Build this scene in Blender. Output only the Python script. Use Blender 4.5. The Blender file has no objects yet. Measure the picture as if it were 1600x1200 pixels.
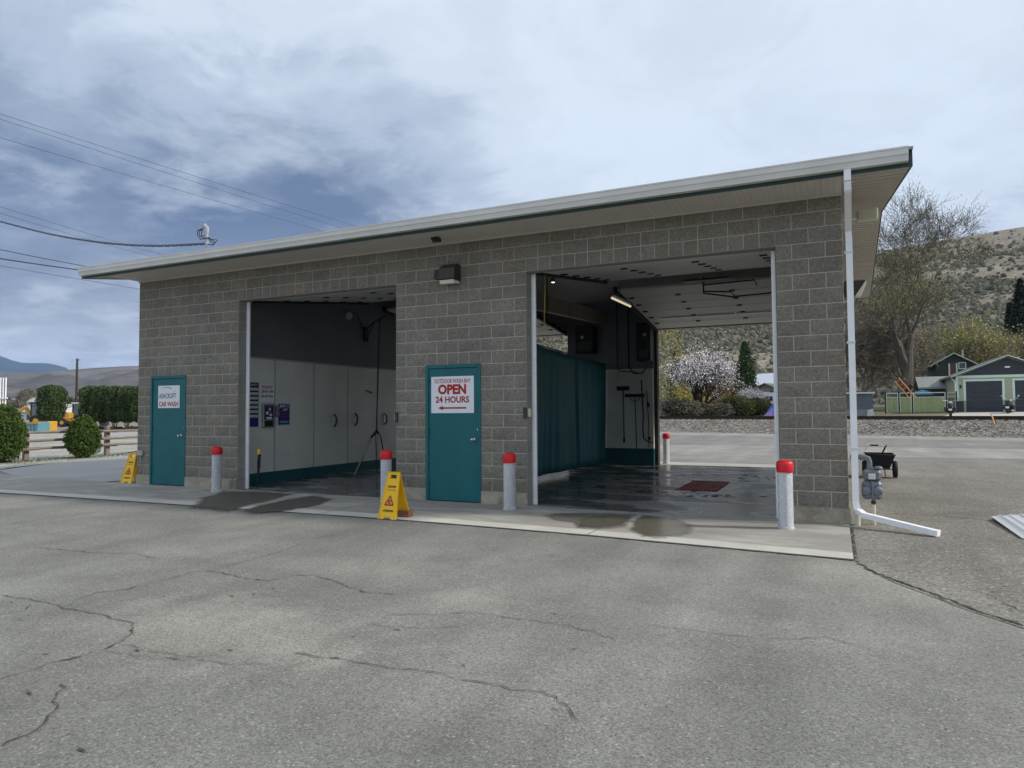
import bpy, math, random
from mathutils import Vector, Matrix, noise
R = random.Random(7)
sc = bpy.context.scene
C = sc.collection
rad = math.radians
H = 0.2032            # half block / course module

# ------------------------------------------------------------------ camera
CAM = Vector((13.2684, -9.7994, 1.4641)); YAW, PIT, ROL, FPX = .4372, .0402, -.0065, 1076.5
FW = Vector((-math.sin(YAW)*math.cos(PIT), math.cos(YAW)*math.cos(PIT), math.sin(PIT)))
_r0 = Vector((math.cos(YAW), math.sin(YAW), 0)); _u0 = _r0.cross(FW)
RT = _r0*math.cos(ROL)+_u0*math.sin(ROL); UP = -_r0*math.sin(ROL)+_u0*math.cos(ROL)
cd = bpy.data.cameras.new('camera'); cam = bpy.data.objects.new('camera', cd); C.objects.link(cam)
cd.sensor_width = 36; cd.lens = FPX/1600*36; cd.clip_start = .05; cd.clip_end = 20000
m = Matrix((RT, UP, -FW)).transposed().to_4x4(); m.translation = CAM; cam.matrix_world = m
sc.camera = cam

# ------------------------------------------------------------------ light
SUN_AZ = Vector((.975, .22, 0)).normalized(); SUN_EL = rad(34)
SD = Vector((SUN_AZ.x*math.cos(SUN_EL), SUN_AZ.y*math.cos(SUN_EL), math.sin(SUN_EL)))
sd = bpy.data.lights.new('sun', 'SUN'); sun = bpy.data.objects.new('sun', sd); C.objects.link(sun)
sd.energy = 2.9; sd.angle = rad(4.5); sd.color = (1, .945, .85)
sun.rotation_euler = SD.to_track_quat('Z', 'Y').to_euler(); sun.location = (30, 5, 30)

w = bpy.data.worlds.new('World'); sc.world = w; w.use_nodes = True
def world():
    nt = w.node_tree; N = nt.nodes; L = nt.links; N.clear()
    def n(t, **k):
        x = N.new(t)
        for a, b in k.items(): setattr(x, a, b)
        return x
    out = n('ShaderNodeOutputWorld'); bg = n('ShaderNodeBackground'); bg.inputs[1].default_value = .1
    L.new(bg.outputs[0], out.inputs[0])
    sky = n('ShaderNodeTexSky', sky_type='NISHITA'); sky.sun_disc = False; sky.sun_elevation = SUN_EL
    sky.sun_rotation = math.atan2(SUN_AZ.x, SUN_AZ.y); sky.air_density = 1.2; sky.dust_density = 2
    tc = n('ShaderNodeTexCoord'); sep = n('ShaderNodeSeparateXYZ'); L.new(tc.outputs['Generated'], sep.inputs[0])
    def M(op, a, b=None, c=None):
        x = n('ShaderNodeMath', operation=op)
        for i, v in enumerate((a, b, c)):
            if v is None: continue
            if isinstance(v, (int, float)): x.inputs[i].default_value = v
            else: L.new(v, x.inputs[i])
        return x.outputs[0]
    zc = M('ADD', M('MAXIMUM', sep.outputs[2], 0), .16)
    px, py = M('DIVIDE', sep.outputs[0], zc), M('DIVIDE', sep.outputs[1], zc)
    cb = n('ShaderNodeCombineXYZ'); L.new(px, cb.inputs[0]); L.new(py, cb.inputs[1])
    def fbm(scale, det, rough, off, dist=0.):
        mp = n('ShaderNodeMapping'); mp.inputs['Location'].default_value = off; L.new(cb.outputs[0], mp.inputs[0])
        t = n('ShaderNodeTexNoise'); t.inputs['Scale'].default_value = scale; t.inputs['Detail'].default_value = det
        t.inputs['Roughness'].default_value = rough; t.inputs['Distortion'].default_value = dist; L.new(mp.outputs[0], t.inputs[0]); return t.outputs[0]
    def ramp(v, pts, interp='EASE'):
        r = n('ShaderNodeValToRGB'); e = r.color_ramp.elements; r.color_ramp.interpolation = interp
        e[0].position, e[0].color = pts[0][0], (*pts[0][1], 1); e[1].position, e[1].color = pts[1][0], (*pts[1][1], 1)
        for p, c in pts[2:]:
            q = e.new(p); q.color = (*c, 1)
        L.new(v, r.inputs[0]); return r.outputs[0]
    def mix(f, a, b, mode='MIX'):
        x = n('ShaderNodeMix', data_type='RGBA', blend_type=mode)
        for i, v in ((0, f), (6, a), (7, b)):
            if isinstance(v, (int, float)): x.inputs[i].default_value = v
            elif isinstance(v, tuple): x.inputs[i].default_value = (*v, 1)
            else: L.new(v, x.inputs[i])
        return x.outputs[2]
    def g(x): return (x, x, x)
    def dot(px_, py_):
        dw = n('ShaderNodeVectorMath', operation='DOT_PRODUCT'); L.new(tc.outputs['Generated'], dw.inputs[0])
        dw.inputs[1].default_value = (RT*((px_-800)/FPX)+UP*((600-py_)/FPX)+FW).normalized(); return dw.outputs['Value']
    west = ramp(dot(150, 300), [(.80, g(0)), (.965, g(1))], 'LINEAR')
    elev = ramp(sep.outputs[2], [(.0, g(.7)), (.12, g(.95)), (.27, g(1)), (.37, g(.45)), (.47, g(.15)), (.7, g(.1))], 'LINEAR')
    west = M('MULTIPLY', west, elev)
    big = fbm(.95, 5, .55, (3.1, 1.7, 0), .15); fine = fbm(2.6, 9, .66, (.3, 5.2, 0), .55)
    d = M('ADD', M('MULTIPLY', big, .55), M('MULTIPLY', fine, .45))
    thick = M('ADD', M('MULTIPLY', M('SUBTRACT', d, .5), 2.9), M('MULTIPLY', M('SUBTRACT', west, .24), 1.15))
    col = ramp(M('MULTIPLY_ADD', thick, .66, .33), [(.0, (.60, .68, .78)), (.2, (.55, .62, .72)), (.40, (.39, .46, .57)), (.64, (.25, .31, .41)), (.85, (.16, .21, .31)), (1., (.115, .16, .26))])
    wh = M('MULTIPLY', ramp(fbm(2.2, 8, .6, (7.7, 2.1, 0), .2), [(.48, g(0)), (.66, g(1))]), .42)
    col = mix(wh, col, (.60, .67, .76))
    hz = ramp(sep.outputs[2], [(0., g(1)), (.17, g(0))])
    hzf = M('MULTIPLY', hz, ramp(fine, [(.38, g(.15)), (.56, g(1))]))
    col = mix(M('MULTIPLY', hzf, .8), col, (.58, .67, .78))
    # warm white added to the sky colour to make the ambient light less blue
    back = ramp(dot(800, 5200), [(-.1, g(0)), (.75, g(1))], 'LINEAR')
    col = mix(back, col, (.98, .94, .86))
    sc10 = n('ShaderNodeVectorMath', operation='SCALE'); L.new(col, sc10.inputs[0]); sc10.inputs['Scale'].default_value = 10.0
    fin = mix(.955, sky.outputs[0], sc10.outputs[0])
    L.new(fin, bg.inputs[0])
world()
sc.view_settings.view_transform = 'Standard'; sc.view_settings.look = 'None'; sc.view_settings.gamma = 1
sc.view_settings.exposure = 0.37
sc.cycles.max_bounces = 8; sc.cycles.diffuse_bounces = 4
sc.render.resolution_x = 1024; sc.render.resolution_y = 768

# surveying helpers: a photo pixel to the point of a real plane (metres)
def ray(px, py): return FW+RT*((px-800)/FPX)+UP*((600-py)/FPX)
def PZ(px, py, z=0.): d = ray(px, py); return CAM+d*((z-CAM.z)/d.z)
def PY(px, py, y): d = ray(px, py); return CAM+d*((y-CAM.y)/d.y)
def PX(px, py, x): d = ray(px, py); return CAM+d*((x-CAM.x)/d.x)
def PD(px, py, dist): return CAM+ray(px, py)*dist

# ------------------------------------------------------------------ materials
MATS = {}
def mat(name, col, rough=.7, metal=0., var=.0, vscale=3., fine=0., fscale=60., bump=0., bscale=40., bdist=.01, spec=.4, col2=None, thr=(.4, .6), emit=None, isl=0., stretch=None, trans=0., rvar=0.):
    """Procedural principled material: two-scale noise colour variation, bump, per-piece variation."""
    if name in MATS: return MATS[name]
    mt = bpy.data.materials.new(name); MATS[name] = mt; mt.use_nodes = True
    nt = mt.node_tree; N = nt.nodes; L = nt.links; b = N['Principled BSDF']
    b.inputs['Roughness'].default_value = rough; b.inputs['Metallic'].default_value = metal; b.inputs['Specular IOR Level'].default_value = spec
    tc = N.new('ShaderNodeTexCoord'); src = tc.outputs['Object']
    if stretch:
        mp = N.new('ShaderNodeMapping'); mp.inputs['Scale'].default_value = stretch; L.new(src, mp.inputs[0]); src = mp.outputs[0]
    def noise_(s, det=4, ro=.6):
        t = N.new('ShaderNodeTexNoise'); t.inputs['Scale'].default_value = s; t.inputs['Detail'].default_value = det; t.inputs['Roughness'].default_value = ro
        L.new(src, t.inputs[0]); return t.outputs[0]
    def mr(v, a, c, lo, hi):
        x = N.new('ShaderNodeMapRange'); L.new(v, x.inputs[0]); x.inputs[1].default_value = a; x.inputs[2].default_value = c; x.inputs[3].default_value = lo; x.inputs[4].default_value = hi; return x.outputs[0]
    rgb = N.new('ShaderNodeRGB'); rgb.outputs[0].default_value = (*col, 1); cur = rgb.outputs[0]
    if col2:
        mx = N.new('ShaderNodeMix'); mx.data_type = 'RGBA'; L.new(mr(noise_(vscale*.7, 5), thr[0], thr[1], 0, 1), mx.inputs[0]); L.new(cur, mx.inputs[6]); mx.inputs[7].default_value = (*col2, 1); cur = mx.outputs[2]
    def scale(cur, v):
        x = N.new('ShaderNodeVectorMath'); x.operation = 'SCALE'; L.new(cur, x.inputs[0]); L.new(v, x.inputs['Scale']); return x.outputs[0]
    if var: cur = scale(cur, mr(noise_(vscale), .3, .7, 1-var, 1+var))
    if fine: cur = scale(cur, mr(noise_(fscale, 2, .7), .3, .7, 1-fine, 1+fine))
    if isl:
        g = N.new('ShaderNodeNewGeometry'); cur = scale(cur, mr(g.outputs['Random Per Island'], 0, 1, 1-isl, 1+isl))
    L.new(cur, b.inputs['Base Color'])
    if rvar: L.new(mr(noise_(vscale*.8, 4), .35, .65, rough-rvar, rough+rvar), b.inputs['Roughness'])
    if bump:
        bp = N.new('ShaderNodeBump'); bp.inputs['Strength'].default_value = bump; bp.inputs['Distance'].default_value = bdist; L.new(noise_(bscale, 5, .65), bp.inputs['Height']); L.new(bp.outputs[0], b.inputs['Normal'])
    if trans: b.inputs['Transmission Weight'].default_value = trans
    if emit: b.inputs['Emission Color'].default_value = (*emit[0], 1); b.inputs['Emission Strength'].default_value = emit[1]
    return mt

def mat_block():
    mt = mat('split_face_block', (.218, .202, .172), .95, fine=.26, fscale=38, var=.12, vscale=2.2, bump=1., bscale=30, bdist=.02, spec=.15, isl=.08)
    nt = mt.node_tree; N = nt.nodes; L = nt.links; b = N['Principled BSDF']
    cur = b.inputs['Base Color'].links[0].from_socket
    g = N.new('ShaderNodeNewGeometry'); w_ = N.new('ShaderNodeTexWhiteNoise'); w_.noise_dimensions = '1D'
    mu = N.new('ShaderNodeMath'); mu.operation = 'MULTIPLY'; mu.inputs[1].default_value = 97; L.new(g.outputs['Random Per Island'], mu.inputs[0]); L.new(mu.outputs[0], w_.inputs['W'])
    mr = N.new('ShaderNodeMapRange'); L.new(w_.outputs['Value'], mr.inputs[0]); mr.inputs[1].default_value = .72; mr.inputs[2].default_value = 1; mr.inputs[3].default_value = 0; mr.inputs[4].default_value = .45
    mx = N.new('ShaderNodeMix'); mx.data_type = 'RGBA'; mx.blend_type = 'MULTIPLY'; L.new(mr.outputs[0], mx.inputs[0]); L.new(cur, mx.inputs[6]); mx.inputs[7].default_value = (1.08, .92, .76, 1)
    L.new(mx.outputs[2], b.inputs['Base Color']); return mt

def ground_mat(name, base, patch, pscale, aggr=.35, ascale=120, speck=.5, rough=.9, bump=.5, bscale=90, tint=None, dark=None, blobs=()):
    """Asphalt / gravel: aggregate speckle from voronoi cells, large stained patches, stretched tyre-polished streaks."""
    mt = bpy.data.materials.new(name); mt.use_nodes = True; MATS[name] = mt
    nt = mt.node_tree; N = nt.nodes; L = nt.links; b = N['Principled BSDF']; b.inputs['Roughness'].default_value = rough; b.inputs['Specular IOR Level'].default_value = .25
    tc = N.new('ShaderNodeTexCoord'); src = tc.outputs['Object']
    def noise_(s, det=4, ro=.6, st=None):
        t = N.new('ShaderNodeTexNoise'); t.inputs['Scale'].default_value = s; t.inputs['Detail'].default_value = det; t.inputs['Roughness'].default_value = ro
        if st:
            mp = N.new('ShaderNodeMapping'); mp.inputs['Scale'].default_value = st; mp.inputs['Rotation'].default_value = (0, 0, .3); L.new(src, mp.inputs[0]); L.new(mp.outputs[0], t.inputs[0])
        else: L.new(src, t.inputs[0])
        return t.outputs[0]
    def mr(v, a, c, lo, hi):
        x = N.new('ShaderNodeMapRange'); L.new(v, x.inputs[0]); x.inputs[1].default_value = a; x.inputs[2].default_value = c; x.inputs[3].default_value = lo; x.inputs[4].default_value = hi; return x.outputs[0]
    def scale(cur, v):
        x = N.new('ShaderNodeVectorMath'); x.operation = 'SCALE'; L.new(cur, x.inputs[0]); L.new(v, x.inputs['Scale']); return x.outputs[0]
    rgb = N.new('ShaderNodeRGB'); rgb.outputs[0].default_value = (*base, 1); cur = rgb.outputs[0]
    def mixc(cur, f, c):
        mx = N.new('ShaderNodeMix'); mx.data_type = 'RGBA'; L.new(f, mx.inputs[0]); L.new(cur, mx.inputs[6]); mx.inputs[7].default_value = (*c, 1); return mx.outputs[2]
    cur = mixc(cur, mr(noise_(pscale, 5, .6), .42, .68, 0, .8), patch)
    if tint: cur = mixc(cur, mr(noise_(pscale*.45, 3, .5), .60, .75, 0, .75), tint)
    if dark: cur = mixc(cur, mr(noise_(pscale*1.7, 6, .7), .56, .72, 0, .55), dark)
    nz2 = noise_(2.4, 5, .65)
    for (bp_, rx_, ry_, st_) in blobs:      # dusty worn patches where puddles have dried out
        mp = N.new('ShaderNodeMapping'); mp.inputs['Location'].default_value = (-bp_.x/rx_, -bp_.y/ry_, 0); mp.inputs['Scale'].default_value = (1/rx_, 1/ry_, 0); L.new(src, mp.inputs[0])
        ln = N.new('ShaderNodeVectorMath'); ln.operation = 'LENGTH'; L.new(mp.outputs[0], ln.inputs[0])
        ad = N.new('ShaderNodeMath'); ad.operation = 'ADD'; L.new(ln.outputs['Value'], ad.inputs[0]); L.new(mr(nz2, .3, .7, -.45, .45), ad.inputs[1])
        cur = mixc(cur, mr(ad.outputs[0], 1.15, .25, 0, st_), (.325, .308, .262))
    cur = scale(cur, mr(noise_(1.0, 4, .6, (1.2, .12, 1)), .3, .7, .84, 1.16))
    cur = scale(cur, mr(noise_(.8, 5, .65), .32, .68, .86, 1.14))
    v = N.new('ShaderNodeTexVoronoi'); v.inputs['Scale'].default_value = ascale; L.new(src, v.inputs[0])
    sx = N.new('ShaderNodeSeparateColor'); L.new(v.outputs['Color'], sx.inputs[0])
    cur = scale(cur, mr(sx.outputs[0], 0, 1, 1-aggr, 1+aggr))
    cur = scale(cur, mr(noise_(ascale*.35, 3, .8), .3, .7, .8, 1.2))
    # sparse pale stones and dark pits
    v2 = N.new('ShaderNodeTexVoronoi'); v2.inputs['Scale'].default_value = ascale*.42; L.new(src, v2.inputs[0])
    s2 = N.new('ShaderNodeSeparateColor'); L.new(v2.outputs['Color'], s2.inputs[0])
    dm = N.new('ShaderNodeMath'); dm.operation = 'LESS_THAN'; L.new(v2.outputs['Distance'], dm.inputs[0]); dm.inputs[1].default_value = .33
    for rng, c in (((.93, .94), (.48, .47, .44)), ((.10, .09), (.035, .033, .03))):
        a = mr(s2.outputs[1], rng[0], rng[1], 0, speck); mm = N.new('ShaderNodeMath'); mm.operation = 'MULTIPLY'; L.new(a, mm.inputs[0]); L.new(dm.outputs[0], mm.inputs[1]); cur = mixc(cur, mm.outputs[0], c)
    L.new(cur, b.inputs['Base Color'])
    bp = N.new('ShaderNodeBump'); bp.inputs['Strength'].default_value = bump; bp.inputs['Distance'].default_value = .006; L.new(noise_(bscale, 3, .7), bp.inputs['Height']); L.new(bp.outputs[0], b.inputs['Normal'])
    return mt

# ------------------------------------------------------------------ mesh collector and tagging
OFF = {}
class MB:
    def __init__(s): s.v = []; s.f = []
    def add(s, vs, fs):
        k = len(s.v); s.v += [tuple(x) for x in vs]; s.f += [tuple(i+k for i in f) for f in fs]; return s
    def box(s, x0, x1, y0, y1, z0, z1, bev=0):
        if bev:
            e = bev; P = []
            for (a, b_, c) in ((0, 1, 1), (1, 0, 1), (1, 1, 0)):
                pass
            # bevelled: three nested boxes hull as 24-vertex chamfer box
            xs, ys, zs = (x0, x1), (y0, y1), (z0, z1); idx = {}
            vs = []
            for i in (0, 1):
                for j in (0, 1):
                    for k in (0, 1):
                        sx, sy, sz = 1-2*i, 1-2*j, 1-2*k
                        x, y, z = xs[i], ys[j], zs[k]
                        idx[(i, j, k, 0)] = len(vs); vs.append((x, y+sy*e, z+sz*e))
                        idx[(i, j, k, 1)] = len(vs); vs.append((x+sx*e, y, z+sz*e))
                        idx[(i, j, k, 2)] = len(vs); vs.append((x+sx*e, y+sy*e, z))
            F = []
            I = lambda *a: idx[a]
            for i in (0, 1):
                q = [I(i, 0, 0, 0), I(i, 1, 0, 0), I(i, 1, 1, 0), I(i, 0, 1, 0)]; F.append(q if i else q[::-1])
                q = [I(0, i, 0, 1), I(0, i, 1, 1), I(1, i, 1, 1), I(1, i, 0, 1)]; F.append(q if i else q[::-1])
                q = [I(0, 0, i, 2), I(1, 0, i, 2), I(1, 1, i, 2), I(0, 1, i, 2)]; F.append(q if i else q[::-1])
            for a in (0, 1):
                for b_ in (0, 1):
                    F.append([I(a, b_, 0, 0), I(a, b_, 1, 0), I(a, b_, 1, 1), I(a, b_, 0, 1)])
                    F.append([I(a, 0, b_, 0), I(a, 1, b_, 0), I(a, 1, b_, 2), I(a, 0, b_, 2)])
                    F.append([I(0, a, b_, 1), I(1, a, b_, 1), I(1, a, b_, 2), I(0, a, b_, 2)])
                    for k in (0, 1): F.append([I(a, b_, k, 0), I(a, b_, k, 1), I(a, b_, k, 2)])
            return s.add(vs, F)
        return s.add([(x0, y0, z0), (x1, y0, z0), (x1, y1, z0), (x0, y1, z0), (x0, y0, z1), (x1, y0, z1), (x1, y1, z1), (x0, y1, z1)],
                     [(0, 3, 2, 1), (4, 5, 6, 7), (0, 1, 5, 4), (1, 2, 6, 5), (2, 3, 7, 6), (3, 0, 4, 7)])
    def obox(s, c, ax, ay, az):   # oriented box: centre and three half-extent vectors
        c, ax, ay, az = map(Vector, (c, ax, ay, az)); vs = []
        for k in (-1, 1):
            for (i, j) in ((-1, -1), (1, -1), (1, 1), (-1, 1)): vs.append(c+ax*i+ay*j+az*k)
        return s.add(vs, [(0, 3, 2, 1), (4, 5, 6, 7), (0, 1, 5, 4), (1, 2, 6, 5), (2, 3, 7, 6), (3, 0, 4, 7)])
    def bar(s, a, b, wx, wz, up=(0, 0, 1)):
        a, b, up = Vector(a), Vector(b), Vector(up); d = (b-a); l = d.length; d.normalize()
        sx = d.cross(up)
        if sx.length < 1e-4: sx = d.cross(Vector((1, 0, 0)))
        sx.normalize(); uz = sx.cross(d)
        return s.obox((a+b)/2, d*l/2, sx*wx/2, uz*wz/2)
    def tube(s, pts, r, n=8, cap=True):
        pts = [Vector(p) for p in pts]; rs = r if isinstance(r, (list, tuple)) else [r]*len(pts)
        base = len(s.v); prev = None
        for i, p in enumerate(pts):
            t = (pts[min(i+1, len(pts)-1)]-pts[max(i-1, 0)]).normalized()
            if prev is None:
                u = t.cross(Vector((0, 0, 1)))
                if u.length < .05: u = t.cross(Vector((1, 0, 0)))
                u.normalize()
            else:
                u = prev-t*prev.dot(t)
                if u.length < 1e-5: u = t.cross(Vector((1, 0, 0)))
                u.normalize()
            prev = u; v = t.cross(u)
            for k in range(n):
                a = 2*math.pi*k/n; s.v.append(tuple(p+(u*math.cos(a)+v*math.sin(a))*rs[i]))
        for i in range(len(pts)-1):
            for k in range(n):
                a = base+i*n+k; b_ = base+i*n+(k+1) % n; s.f.append((a, b_, b_+n, a+n))
        if cap:
            s.f.append(tuple(base+k for k in range(n))[::-1]); s.f.append(tuple(base+(len(pts)-1)*n+k for k in range(n)))
        return s
    def lathe(s, prof, c=(0, 0, 0), n=20):   # prof: (radius, z)
        c = Vector(c); base = len(s.v)
        for (r, z) in prof:
            for k in range(n):
                a = 2*math.pi*k/n; s.v.append((c.x+r*math.cos(a), c.y+r*math.sin(a), c.z+z))
        for i in range(len(prof)-1):
            for k in range(n):
                a = base+i*n+k; b_ = base+i*n+(k+1) % n; s.f.append((a, b_, b_+n, a+n))
        s.f.append(tuple(base+k for k in range(n))[::-1]); s.f.append(tuple(base+(len(prof)-1)*n+k for k in range(n)))
        return s
    def poly(s, pts): return s.add(pts, [tuple(range(len(pts)))])
    def prism(s, prof, d):   # planar outline extruded along d
        n = len(prof); d = Vector(d); vs = [Vector(p) for p in prof]; vs += [p+d for p in vs]
        return s.add(vs, [tuple(range(n)), tuple(range(2*n-1, n-1, -1))]+[(i, i+n, (i+1) % n+n, (i+1) % n) for i in range(n)])
    def sph(s, c, rx, ry, rz, n=12, m_=8, wob=0, seed=0):
        c = Vector(c); base = len(s.v)
        for i in range(m_+1):
            ph = math.pi*i/m_
            for k in range(n):
                a = 2*math.pi*k/n; d = Vector((math.sin(ph)*math.cos(a), math.sin(ph)*math.sin(a), math.cos(ph)))
                f = 1+wob*noise.noise(d*2.3+Vector((seed, 0, 0)))
                s.v.append((c.x+d.x*rx*f, c.y+d.y*ry*f, c.z+d.z*rz*f))
        for i in range(m_):
            for k in range(n):
                a = base+i*n+k; b_ = base+i*n+(k+1) % n; s.f.append((a, a+n, b_+n, b_))
        return s
    def build(s, name, mt, parent=None, smooth=False, world=True):
        me = bpy.data.meshes.new(name); vs = s.v
        if parent is not None and world and parent in OFF:
            o = OFF[parent]; vs = [(x-o[0], y-o[1], z-o[2]) for x, y, z in vs]
        me.from_pydata(vs, [], s.f); me.materials.append(mt); me.validate(); me.update()
        if smooth:
            me.polygons.foreach_set('use_smooth', [True]*len(me.polygons))
        ob = bpy.data.objects.new(name, me); C.objects.link(ob)
        if parent is not None: ob.parent = parent; OFF[ob] = OFF.get(parent, (0, 0, 0))
        else: OFF[ob] = (0, 0, 0)
        return ob
def build_each(mb, name, mt, parent=None, world=True, smooth=False):
    """One object per loose piece of the collected mesh."""
    par = list(range(len(mb.v)))
    def find(a):
        while par[a] != a: par[a] = par[par[a]]; a = par[a]
        return a
    for f in mb.f:
        for i in f[1:]: par[find(i)] = find(f[0])
    groups = {}
    for f in mb.f: groups.setdefault(find(f[0]), []).append(f)
    out = []
    for fs in groups.values():
        q = MB(); mp = {}
        for f in fs:
            for i in f:
                if i not in mp: mp[i] = len(q.v); q.v.append(mb.v[i])
            q.f.append(tuple(mp[i] for i in f))
        out.append(q.build(name, mt, parent, smooth, world))
    return out
def tag(o, label=None, cat=None, group=None, kind=None):
    for k, v in (('label', label), ('category', cat), ('group', group), ('kind', kind)):
        if v: o[k] = v
    return o
def thing(name, label, cat, loc=(0, 0, 0), rotz=0, group=None):
    o = bpy.data.objects.new(name, None); C.objects.link(o); o.location = loc; o.rotation_euler = (0, 0, rotz); o.empty_display_size = .2
    OFF[o] = tuple(loc) if rotz == 0 else (0, 0, 0)
    return tag(o, label, cat, group)
def struct(name, mb, mt, smooth=False): return tag(mb.build(name, mt, smooth=smooth), kind='structure')
def copy_tree(o, parent=None):
    c = o.copy(); C.objects.link(c)
    if parent is not None: c.parent = parent
    for ch in list(o.children): copy_tree(ch, c)
    return c
def text(name, body, size, mt, parent, origin, ux, uz, width=None, bold=.0, center=True, squash=1.):
    """Lettering as a flat mesh with a little thickness; ux, uz = in-plane right and up."""
    cu = bpy.data.curves.new('lettering', 'FONT'); cu.body = body; cu.size = size; cu.offset = bold*size; cu.extrude = .0008; cu.align_x = 'CENTER' if center else 'LEFT'; cu.resolution_u = 3
    tmp = bpy.data.objects.new('tmp', cu); C.objects.link(tmp); dg = bpy.context.evaluated_depsgraph_get(); dg.update()
    me = bpy.data.meshes.new_from_object(tmp.evaluated_get(dg)); bpy.data.objects.remove(tmp)
    ux, uz, o = Vector(ux), Vector(uz), Vector(origin); nn = ux.cross(uz)
    xs = [v.co.x for v in me.vertices]; W = max(xs)-min(xs); kx = (width/W) if width else 1
    off = Vector(OFF.get(parent, (0, 0, 0)))
    for v in me.vertices:
        p = o+ux*(v.co.x*kx)+uz*(v.co.y*squash)+nn*v.co.z; v.co = p-off
    me.materials.clear(); me.materials.append(mt)
    ob = bpy.data.objects.new(name, me); C.objects.link(ob); ob.parent = parent; OFF[ob] = tuple(off); return ob
def lerp(a, b, t): return a+(b-a)*t
def catenary(a, b, sag, n=24):
    a, b = Vector(a), Vector(b); return [a.lerp(b, t/n)-Vector((0, 0, sag*4*(t/n)*(1-t/n))) for t in range(n+1)]

mBlock = mat_block()
mMortar = mat('mortar', (.44, .42, .34), .95, fine=.12, var=.1)
mSmooth = mat('smooth_block', (.27, .26, .235), .9, var=.1, fine=.12, bump=.3, isl=.1)
mFound = mat('foundation_concrete', (.36, .32, .25), .9, var=.18, vscale=4, fine=.15, col2=(.20, .175, .13), thr=(.55, .68), bump=.3)
mTeal = mat('teal_paint', (.005, .115, .13), .5, var=.12, vscale=3, bump=.04, bscale=120, spec=.4)
mTealDark = mat('teal_paint_wall_base', (.008, .085, .10), .55, var=.15, vscale=4)
mWhite = mat('white_metal', (.84, .85, .85), .45, var=.05, vscale=5)
mTrim = mat('white_vinyl', (.62, .65, .66), .5, var=.08, vscale=3)
mGutter = mat('gutter_metal', (.66, .65, .61), .45, var=.07, vscale=2)
mSoffit = mat('soffit_vinyl', (.60, .56, .50), .6, var=.05, vscale=2)
mGreenTrim = mat('dark_green_trim', (.018, .05, .048), .45, var=.1)
mBlack = mat('black_plastic', (.012, .012, .013), .5, var=.15)
mRubber = mat('black_rubber', (.016, .016, .017), .8, fine=.2, bump=.2)
mDark = mat('dark_metal', (.05, .05, .052), .5, .5, var=.2)
mSteel = mat('galvanised_steel', (.42, .44, .46), .45, .7, var=.15, vscale=8)
mGrey = mat('grey_paint', (.16, .175, .19), .5, .2, var=.15, vscale=12)
mRed = mat('red_paint', (.62, .012, .02), .45, var=.08)
mSignW = mat('sign_white', (.74, .76, .78), .4, var=.02)
mSignR = mat('sign_red', (.40, .008, .012), .5)
mSignN = mat('sign_navy', (.02, .025, .16), .5)
mInk = mat('black_ink', (.02, .02, .025), .6)
mYellow = mat('yellow_plastic', (.86, .50, .008), .42, var=.04)
mWood = mat('weathered_wood', (.20, .165, .135), .9, var=.2, vscale=3, fine=.2, stretch=(6, 1, 6), bump=.5)
mConcL = mat('pale_concrete', (.46, .44, .40), .85, var=.10, vscale=1.2, fine=.1, fscale=120)

# ------------------------------------------------------------------ ground
blobs = [(PZ(350, 985), 1.3, .8, .75), (PZ(560, 890), 1.2, .45, .35), (PZ(740, 940), .5, .4, .5), (PZ(690, 1080), 1.2, .5, .2), (PZ(1170, 985), 1.3, .35, .3), (PZ(1000, 900), 2.5, .6, .2)]
mAsph = ground_mat('old_asphalt', (.190, .186, .168), (.236, .230, .204), .45, tint=(.275, .263, .218), dark=(.135, .132, .118), ascale=115, aggr=.30, blobs=blobs)
mAsphR = ground_mat('coarse_asphalt', (.188, .177, .152), (.225, .21, .178), .5, dark=(.12, .115, .105), ascale=62, aggr=.38, speck=.7)
mAsphN = ground_mat('smooth_asphalt', (.265, .25, .225), (.295, .28, .25), .3, ascale=90, aggr=.15, speck=.3)
mRoadM = ground_mat('street_asphalt', (.20, .188, .172), (.24, .228, .21), .12, ascale=60, aggr=.2, speck=.3)
mGravel = ground_mat('pale_gravel', (.36, .345, .31), (.28, .26, .22), .6, ascale=28, aggr=.45, speck=.6, bump=1.)
mBallast = ground_mat('ballast', (.20, .175, .145), (.13, .12, .11), .8, ascale=9, aggr=.75, speck=.8, bump=1.)
mEarth = ground_mat('dry_earth', (.24, .21, .16), (.19, .185, .12), .05, ascale=8, aggr=.3, dark=(.12, .11, .08))
mLotL = ground_mat('pale_lot', (.34, .33, .31), (.29, .28, .26), .1, ascale=20, aggr=.15, speck=.2)

# one sheet reaching the horizon
struct('ground', MB().add([(-6000, -900, -.03), (3000, -900, -.03), (3000, 6000, -.03), (-6000, 6000, -.03)], [(0, 1, 2, 3)]), mEarth)
struct('asphalt_lot', MB().poly([(-11, -40, 0), (60, -40, 0), (60, 33.5, 0), (2.4, 39.2, 0), (-6, 41.8, 0), (-6, 9.95, 0), (-9.5, 9.95, 0), (-6.5, 1.05, 0), (-30, -2.1, 0), (-60, -6, 0), (-60, -40, 0)]), mAsph)
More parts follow.
